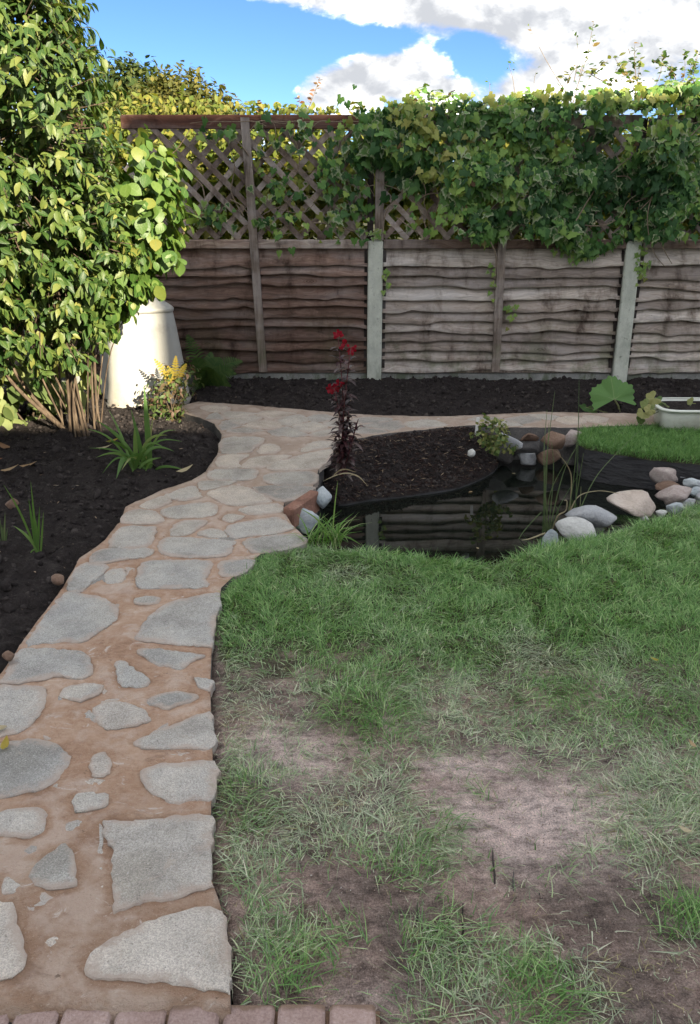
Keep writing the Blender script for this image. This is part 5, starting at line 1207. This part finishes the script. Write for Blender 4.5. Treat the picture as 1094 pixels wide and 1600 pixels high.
for (tx, ty, sag, w_, dy) in ((148, 655, .06, .010, .0), (165, 690, .07, .012, -.05), (225, 600, .0, .016, .03), (205, 640, .02, .014, .05), (262, 680, .09, .008, -.03), (272, 705, .09, .008, -.1), (182, 748, .10, .016, -.16), (150, 715, .07, .007, -.08), (240, 650, .0, .012, .08), (232, 700, .03, .010, -.08), (252, 715, .03, .008, -.06), (290, 735, .03, .007, -.1), (178, 672, .04, .012, .06), (210, 665, .02, .013, -.02), (140, 700, .06, .006, 0), (196, 720, .07, .010, -.12), (160, 740, .09, .005, -.1), (285, 690, .10, .005, 0), (275, 672, .10, .006, .03), (245, 730, .05, .005, -.1), (170, 640, .05, .007, .05), (190, 735, .08, .008, -.15), (258, 700, .10, .006, -.05), (135, 670, .08, .006, .02)):
    tp_ = at(tx, ty, Yb + dy); strap_to(st, b_ + Vector((rng.uniform(-.05, .05), rng.uniform(-.04, .04), -.01)), tp_, sag, w_, M_strap)
b_ = G(62, 868); st = thing('strappy_plant', (b_.x, b_.y, 0), 'small sparse plant with upright narrow leaves in the left bed near the path', 'plant')
for (tx, ty, sag, w_) in ((48, 752, .0, .005), (6, 758, .05, .006), (62, 792, .0, .005), (22, 822, .03, .006), (45, 780, .02, .006), (56, 810, 0, .007), (68, 800, 0, .004), (40, 880, .05, .003)): strap_to(st, b_ + Vector((rng.uniform(-.015, .015), 0, -.01)), at(tx, ty, b_.y), sag, w_, M_strap)
b_ = G(6, 860); st = thing('strappy_plant', (b_.x, b_.y, 0), 'thin pale tuft at the left frame edge beside the bed', 'plant')
for tx, ty in ((0, 810), (8, 800), (-12, 815), (12, 825), (4, 820)): strap_to(st, b_, at(tx, ty, b_.y), .0, .004, M_rush)
b_ = G(512, 852, .0) + Vector((0, .05, 0)); gt = thing('grass_tuft', (b_.x, b_.y, -.02), 'bright green grass tuft hanging over the pond corner', 'grass tuft')
for k in range(90):
    strap(gt, b_ + Vector((rng.uniform(-.10, .06), rng.uniform(-.05, .05), -.02)), rng.uniform(0, 6.28) if k % 3 else rng.uniform(-.8, .5), rng.uniform(.10, .22), rng.uniform(.2, .8), rng.uniform(.0018, .0035), M_tuft, n=6)
for tx, ty in ((552, 826), (565, 852), (528, 752), (540, 838), (470, 795)): strap_to(gt, b_ + Vector((.02, 0, 0)), at(tx, ty, b_.y + .02), .03, .0035, M_tuft)
# red flowered plant
b_ = G(538, 738, .07); rf = thing('red_flower_plant', (b_.x, b_.y, .05), 'tall dark purple leaved plant with red flowers on the soil mound', 'flower')
Yb = b_.y; tops = [(528, 522), (548, 545), (522, 606), (545, 640), (560, 655), (530, 660)]
for i, (tx, ty) in enumerate(tops):
    bb = b_ + Vector((rng.uniform(-.03, .03), rng.uniform(-.02, .02), -.02)); tt = at(tx, ty, Yb + rng.uniform(-.04, .04)); pts = catmull([bb, bb.lerp(tt, .5) + Vector((rng.uniform(-.02, .02), 0, .01)), tt], 7)
    m_ = MB(); m_.tube(pts, list(np.linspace(.0055, .0022, len(pts))), 6); m_.build('stem', M_redstem, rf, True)
    H = (tt - bb).length; nl = int(H / .011)
    for k in range(nl):
        t = .12 + .80 * k / nl; p = pts[min(int(t * (len(pts) - 1)), len(pts) - 1)] + Vector((0, 0, rng.uniform(-.015, .015))); a = k * 2.4 + i; Lf = rng.uniform(.055, .10) * (1.15 - .6 * t)
        e_ = p + Vector((math.cos(a) * Lf, math.sin(a) * Lf, Lf * rng.uniform(-.5, .45))); m_ = MB(); m_.ribbon([p, p.lerp(e_, .33) + Vector((0, 0, .008)), p.lerp(e_, .66) + Vector((0, 0, .008)), e_], [.003, .011, .010, .0005], None, .3, rng.random()); m_.build('leaf', M_lob, rf, True)
for (fx, fy, k) in ((528, 522, 5), (538, 538, 5), (550, 545, 6), (523, 606, 6), (530, 600, 4), (515, 608, 3)):
    c = at(fx, fy, Yb - .01)
    for j in range(2):
        fl = MB()
        for q_ in range(5):
            a = q_ * 1.257 + j; d = Vector((math.cos(a), -.5 + .3 * j, math.sin(a))).normalized() * rng.uniform(.014, .024); o_ = c + Vector((rng.uniform(-.012, .012), rng.uniform(-.01, .01), rng.uniform(-.015, .015)))
            fl.ribbon([o_, o_ + d * .5 + Vector((0, -.004, 0)), o_ + d], [.003, .009, .002], Vector((-d.z, 0, d.x)), .2, rng.random())
        fl.build('flower', M_red, rf, True)
for tx, ty, bx in ((556, 738, 520), (505, 752, 560), (575, 760, 545)):
    strap_to(rf, G(bx, 745, .06), at(tx, ty, Yb - .1), .03, .003, M_dead, 'dry_leaf')
# fern by the bin
b_ = G(322, 612); fe = thing('fern', (b_.x, b_.y, 0), 'green fern between the compost bin and the dark fence panel', 'fern')
def frond(parent, base, tip, sag, wmax, mat, npin=18):
    b_, e_ = Vector(base), Vector(tip); pts = [b_.lerp(e_, t) + Vector((0, 0, sag * math.sin(math.pi * t))) for t in np.linspace(0, 1, npin + 1)]
    m_ = MB(); m_.tube(pts, list(np.linspace(.003, .0008, npin + 1)), 4, False, .3); ax = (e_ - b_).normalized(); sd_ = ax.cross(Vector((.2, -1, .3))).normalized()
    for i in range(2, npin):
        t = i / npin; L_ = wmax * (math.sin(math.pi * (.12 + .86 * t)) ** .8) * (1.15 - .6 * t)
        for s_ in (-1, 1):
            d = (sd_ * s_ + ax * .45).normalized() * L_; m_.ribbon([pts[i], pts[i] + d * .5 + Vector((0, 0, .004)), pts[i] + d - Vector((0, 0, L_ * .15))], [.006, .007, .001], ax, .1, rng.random())
    m_.build('frond', mat, parent, True)
for (tx, ty, dy, sag) in ((292, 522, -.05, .05), (305, 560, -.15, .06), (345, 560, .05, .06), (370, 585, 0, .08), (350, 600, -.2, .08), (330, 550, .1, .03), (380, 565, .1, .08), (310, 590, -.25, .07), (300, 600, -.2, .06), (362, 605, -.1, .06), (325, 575, -.2, .05)): frond(fe, b_, at(tx, ty, b_.y + dy), sag, .095, M_fern)
b_ = G(268, 655); fx = thing('small_shrub', (b_.x, b_.y, 0), 'small mixed green and bronze shrub in front of the compost bin', 'shrub')
L = [(b_.x - .02, b_.y + .02, .14, .13, .12, .15), (b_.x + .06, b_.y + .12, .24, .12, .11, .13), (b_.x - .06, b_.y, .10, .12, .10, .12)]
P, Nn = lobes_points(L, 190, .3); P[:, 2] = np.maximum(P[:, 2], .02); pos, Mx, sc = twig_leaves(P, Nn, 3, .05, .042, .3)
foliage(fx, LEAF_LANCE, pos, Mx, sc, M_mixshrub, nparts=160)
for k in range(7):
    m_ = MB(); m_.tube([b_ + Vector((rng.uniform(-.03, .03), .02, -.02)), P[k * 25]], [.004, .002], 5); m_.build('stem', M_bark, fx)
for tx, ty in ((240, 560), (262, 572), (275, 555), (292, 568), (255, 580)): frond(fx, b_ + Vector((.02, .1, .18)), at(tx, ty, b_.y + .05), .02, .04, M_yfern, 12)
# reeds in the pond
b_ = G(862, 838, -.2); rd = thing('pond_reeds', (b_.x, b_.y, -.2), 'thin tall reeds standing in the pond edge by the white stones', 'reeds')
def reed(pts, Y, r=.003, mat=None, name='stem'):
    p3 = [at(x, y, Y + d) for x, y, d in pts]; p3 = catmull(p3, 6) if len(p3) > 2 else p3
    m_ = MB(); m_.tube(p3, list(np.linspace(r, r * .3, len(p3))), 5, False, rng.random()); m_.build(name, mat or M_rush, rd, True)
Yr = b_.y
for pts in ([(852, 832, 0), (852, 740, .02), (867, 612, .05)], [(895, 840, 0), (902, 740, 0), (905, 594, .02)], [(850, 830, 0), (855, 720, 0), (858, 660, .05)], [(857, 830, 0), (865, 740, .02), (862, 690, .02)], [(858, 832, 0), (880, 740, 0), (906, 690, .05)], [(853, 830, 0), (860, 770, 0), (885, 720, 0)], [(905, 800, 0), (935, 740, .05), (998, 674, .2)], [(888, 838, 0), (900, 780, 0), (912, 708, .02)], [(880, 838, 0), (895, 760, 0), (905, 650, .05)], [(848, 835, 0), (850, 770, 0), (850, 690, .02)], [(860, 832, 0), (875, 790, 0), (905, 740, .05)], [(856, 830, 0), (850, 720, 0), (855, 640, .04)], [(870, 836, 0), (872, 800, 0), (868, 790, 0)], [(892, 838, 0), (905, 800, 0), (908, 760, .03)], [(846, 800, 0), (815, 835, -.02), (801, 868, -.1)]): reed(pts, Yr, .0034)
reed([(886, 840, 0), (893, 760, 0), (888, 730, 0), (868, 704, 0)], Yr, .0042, M_dead, 'dry_stem'); reed([(890, 800, 0), (905, 775, 0), (935, 767, 0), (966, 771, .02)], Yr, .0038, M_dead, 'dry_stem')
reed([(862, 828, 0), (872, 806, 0), (884, 798, 0), (886, 783, 0), (882, 782, 0)], Yr, .0055, M_dead, 'dry_stem'); reed([(852, 833, 0), (825, 843, -.02), (801, 848, -.05), (815, 858, -.1), (840, 866, -.15)], Yr - .02, .005, M_dead, 'dry_stem')
# plant and marker on the mound
b_ = G(766, 692, .03); mp = thing('mound_plant', (b_.x, b_.y, .02), 'small yellow green bushy plant at the right end of the mound', 'plant')
P, Nn = lobes_points([(b_.x, b_.y, .10, .10, .09, .09), (b_.x + .06, b_.y - .02, .05, .09, .08, .07)], 120, .3); pos, Mx, sc = twig_leaves(P, Nn, 3, .03, .028, .3); foliage(mp, LEAF_OVAL, pos, Mx, sc, M_smallv, nparts=120)
for k in range(4): m_ = MB(); m_.tube([b_ + Vector((0, 0, -.02)), P[k * 20]], .0025, 5); m_.build('stem', M_greenstem, mp)
p0 = G(745, 674, .06); m_ = MB(); m_.box((p0.x, p0.y, .095), (.009, .0015, .055), Matrix.Rotation(.05, 3, 'Y'), .001); tag(m_.build('plant_marker', M_upvc), 'white plastic plant marker stuck in the mound', 'marker')
# big lobed leaf plant in the border
b_ = G(968, 645, .0); bl_ = thing('big_leaf_plant', (b_.x, b_.y, 0), 'plant with one broad lobed green leaf in the back border', 'plant')
def lobed_leaf(parent, c, rad, nrm, tipdir, mat, span=150):
    V = [(0, 0, 0)]; E = [0]; n = 45
    for ring in (.5, 1.0):
        for i in range(n):
            a = R(-span) + R(2 * span) * i / (n - 1); lob = 1 - .13 * (abs(math.sin(a * 2.9)) ** 2) - .05 * math.sin(a * 23) * ring; r = ring * lob
            rib = .045 * math.cos(a * 5.8) * ring; V.append((math.sin(a) * r, math.cos(a) * r, -.16 * ring ** 2 + rib + .07 * math.sin(a * 3 + 1) * ring)); E.append(ring * abs(math.sin(a * 2.9)) ** .6)
    F = [(0, 1 + i + 1, 1 + i) for i in range(n - 1)] + [(1 + i, 1 + i + 1, 1 + n + i + 1, 1 + n + i) for i in range(n - 1)]
    Mm = basis(np.array([tipdir], float), np.array([nrm], float))[0]; V = (np.array(V) * rad) @ Mm.T + np.array(c[:])
    mk('leaf', V, F, mat, parent, True, {'edge': E})
lc = at(960, 624, b_.y - .02); lobed_leaf(bl_, lc, .17, (-.05, -.80, .6), (-.1, .35, .75), M_big, 112)
m_ = MB(); m_.tube(catmull([b_, b_.lerp(lc, .5) + Vector((.01, 0, 0)), lc], 5), list(np.linspace(.009, .005, 11)), 6); m_.build('stalk', M_greenstem, bl_, True)
for (tx, ty, r) in ((925, 640, .05), (940, 648, .04), (915, 636, .045)):
    lc = at(tx, ty, b_.y); lobed_leaf(bl_, lc, r, (0, -.5, .9), (-.6, -.4, 0), M_fern); m_ = MB(); m_.tube([b_ + Vector((-.08, 0, 0)), lc], .003, 5); m_.build('stalk', M_greenstem, bl_)
# white tub
tb = G(1020, 672, .03); tx0 = tb.x; tc = Vector((tx0 + .30, tb.y + .16, .02))
tub = thing('tub', tuple(tc), 'white plastic tub filled with soil on the far grass', 'tub')
def rr_ring(a, b, z, n=48, p=4.5):
    o_ = []
    for i in range(n):
        t = 2 * math.pi * i / n; c, s_ = math.cos(t), math.sin(t); r = 1 / (abs(c) ** p + abs(s_) ** p) ** (1 / p); o_.append((tc.x + a * r * c, tc.y + b * r * s_, tc.z + z))
    return o_
loft([rr_ring(.205, .13, -.01), rr_ring(.212, .137, .0), rr_ring(.222, .145, .06), rr_ring(.235, .155, .135), rr_ring(.23, .15, .135), rr_ring(.216, .138, .06)], 'body', M_tub, tub, cap=False)
loft([rr_ring(.236, .156, .125), rr_ring(.256, .174, .127), rr_ring(.258, .176, .137), rr_ring(.252, .170, .143), rr_ring(.232, .152, .140)], 'rim', M_tub, tub, cap=False)
sr = [rr_ring(.23 * k, .15 * k, .115 + .02 * math.sin(k * 9)) for k in (1, .8, .6, .4, .2, .02)]; loft(sr, 'soil', M_soil, tub)
wl = thing('trailing_plant', (tx0 + .02, tc.y, .1), 'pale green trailing plant hanging over the left end of the tub', 'plant')
for (tx, ty, dy, r) in ((1012, 632, -.05, .05), (1006, 645, -.1, .045), (1022, 622, .0, .055), (1032, 628, .03, .045), (1002, 655, -.08, .035), (1082, 630, .03, .040), (1016, 640, -.1, .04)):
    lc = at(tx, ty, tc.y + dy); lobed_leaf(wl, lc, r, (rng.normal(0, .3), -.7, .6), (rng.normal(-.4, .4), -.3, -.3), M_smallv); m_ = MB(); m_.tube([lc, Vector((tc.x - .15 + max(0, (tx - 1050) * .004), tc.y, .14))], .0028, 5); m_.build('stalk', M_greenstem, wl)

# ------------------------------------------------------------------ litter
def on_water(tx, px, py, ln, az_, mat):
    p = G(px, py, -.197); V = np.array(LEAF_SMALL[0]) * ln; V[:, 2] *= .3; a = math.cos(az_), math.sin(az_)
    V = np.column_stack([V[:, 0] * a[0] - V[:, 1] * a[1], V[:, 0] * a[1] + V[:, 1] * a[0], V[:, 2] + .002]) + np.array(p[:])
    tag(mk('floating_leaf', V, np.array(LEAF_SMALL[1]), mat, None, True, {'edge': LEAF_SMALL[2], 'rnd': [rng.random()] * len(V)}), tx, 'leaf', 'leaves floating on the pond')
on_water('tiny pale leaf floating near the front edge of the pond', 748, 858, .022, .4, M_dead); on_water('tiny pale leaf floating left of the reeds', 806, 740, .025, 1.6, M_dead)
on_water('small brown leaf floating close to the mound front', 738, 768, .03, 2.2, M_brownleaf)
def flat_leaf(tx, px, py, ln, az_, mat, z=.012, T=LEAF_LANCE):
    p = G(px, py, z); V = np.array(T[0]) * ln; a = math.cos(az_), math.sin(az_); V = np.column_stack([V[:, 0] * a[0] - V[:, 1] * a[1], V[:, 0] * a[1] + V[:, 1] * a[0], -V[:, 2] * .8 + .002]) + np.array(p[:])
    tag(mk('fallen_leaf', V, np.array(T[1]), mat, None, True, {'edge': T[2], 'rnd': [rng.random()] * len(V)}), tx, 'leaf', 'fallen leaves')
flat_leaf('small yellow leaf on the lawn at right', 1030, 1032, .03, 1.2, M_yfern, .04)
flat_leaf('yellow pointed leaf at left frame edge on the path', 4, 1172, .05, .1, M_yfern, .03); flat_leaf('straw coloured leaf tip at left frame edge on the path', 12, 1135, .05, 1.9, M_dead, .03)
for i, (px, py, az_, tx) in enumerate(((15, 700, 1.0, 'pinkish brown leaf uppermost of those at left bed edge'), (5, 716, 1.9, 'brown curled leaf at the left frame edge in the bed'), (30, 728, -1.4, 'brown leaf lying right of the others at left bed edge'), (0, 735, -1.2, 'brown leaf lowest of those at left bed edge'))): flat_leaf(tx, px, py, .10, az_, M_brownleaf, .05)
flat_leaf('pale yellow leaf lying left of the strappy plant', 165, 690, .09, -1.2, M_yfern, .05); flat_leaf('cream dry leaf below the pale yellow leaf in the bed', 150, 700, .10, -1.5, M_dead, .04)
flat_leaf('pale dry curled leaf on dark soil beside the path bend', 275, 737, .10, -1.0, M_dead, .06)
flat_leaf('small brown leaf on the lawn at the right frame edge', 1088, 1168, .03, .4, M_brownleaf, .03); flat_leaf('grey white leaf on the lawn at right edge above the bare soil', 1082, 1300, .035, 1.2, M_dead, .03)
for i, (px, y0, y1, tx) in enumerate(((770, 1325, 1390, 'dark slit in bare soil, farthest and longest of the middle group'), (803, 1362, 1412, 'thin dark slit in bare soil, second of the middle group'), (843, 1395, 1440, 'dark slit in bare soil, third of the middle group'), (856, 1415, 1450, 'short dark slit in bare soil, rightmost of the middle group'), (724, 1405, 1485, 'long dark slit in the thin grass left of the middle group'), (653, 1410, 1440, 'short dark slit in the thin grass, leftmost'))):
    a_ = G(px + rng.uniform(-3, 3), y1, .001); b_ = G(px, y0, .001); m_ = MB(); pts = [a_, a_.lerp(b_, .35) + Vector((.0015, 0, .001)), a_.lerp(b_, .7) + Vector((-.001, 0, .001)), b_]
    m_.tube(pts, [.0018, .0024, .002, .001], 6); tag(m_.build('twig', M_redstem if False else M_gapdark, None, True), tx, 'twig', 'dark slits in the bare soil')  # thin dark strips laid on the soil to stand in for slits
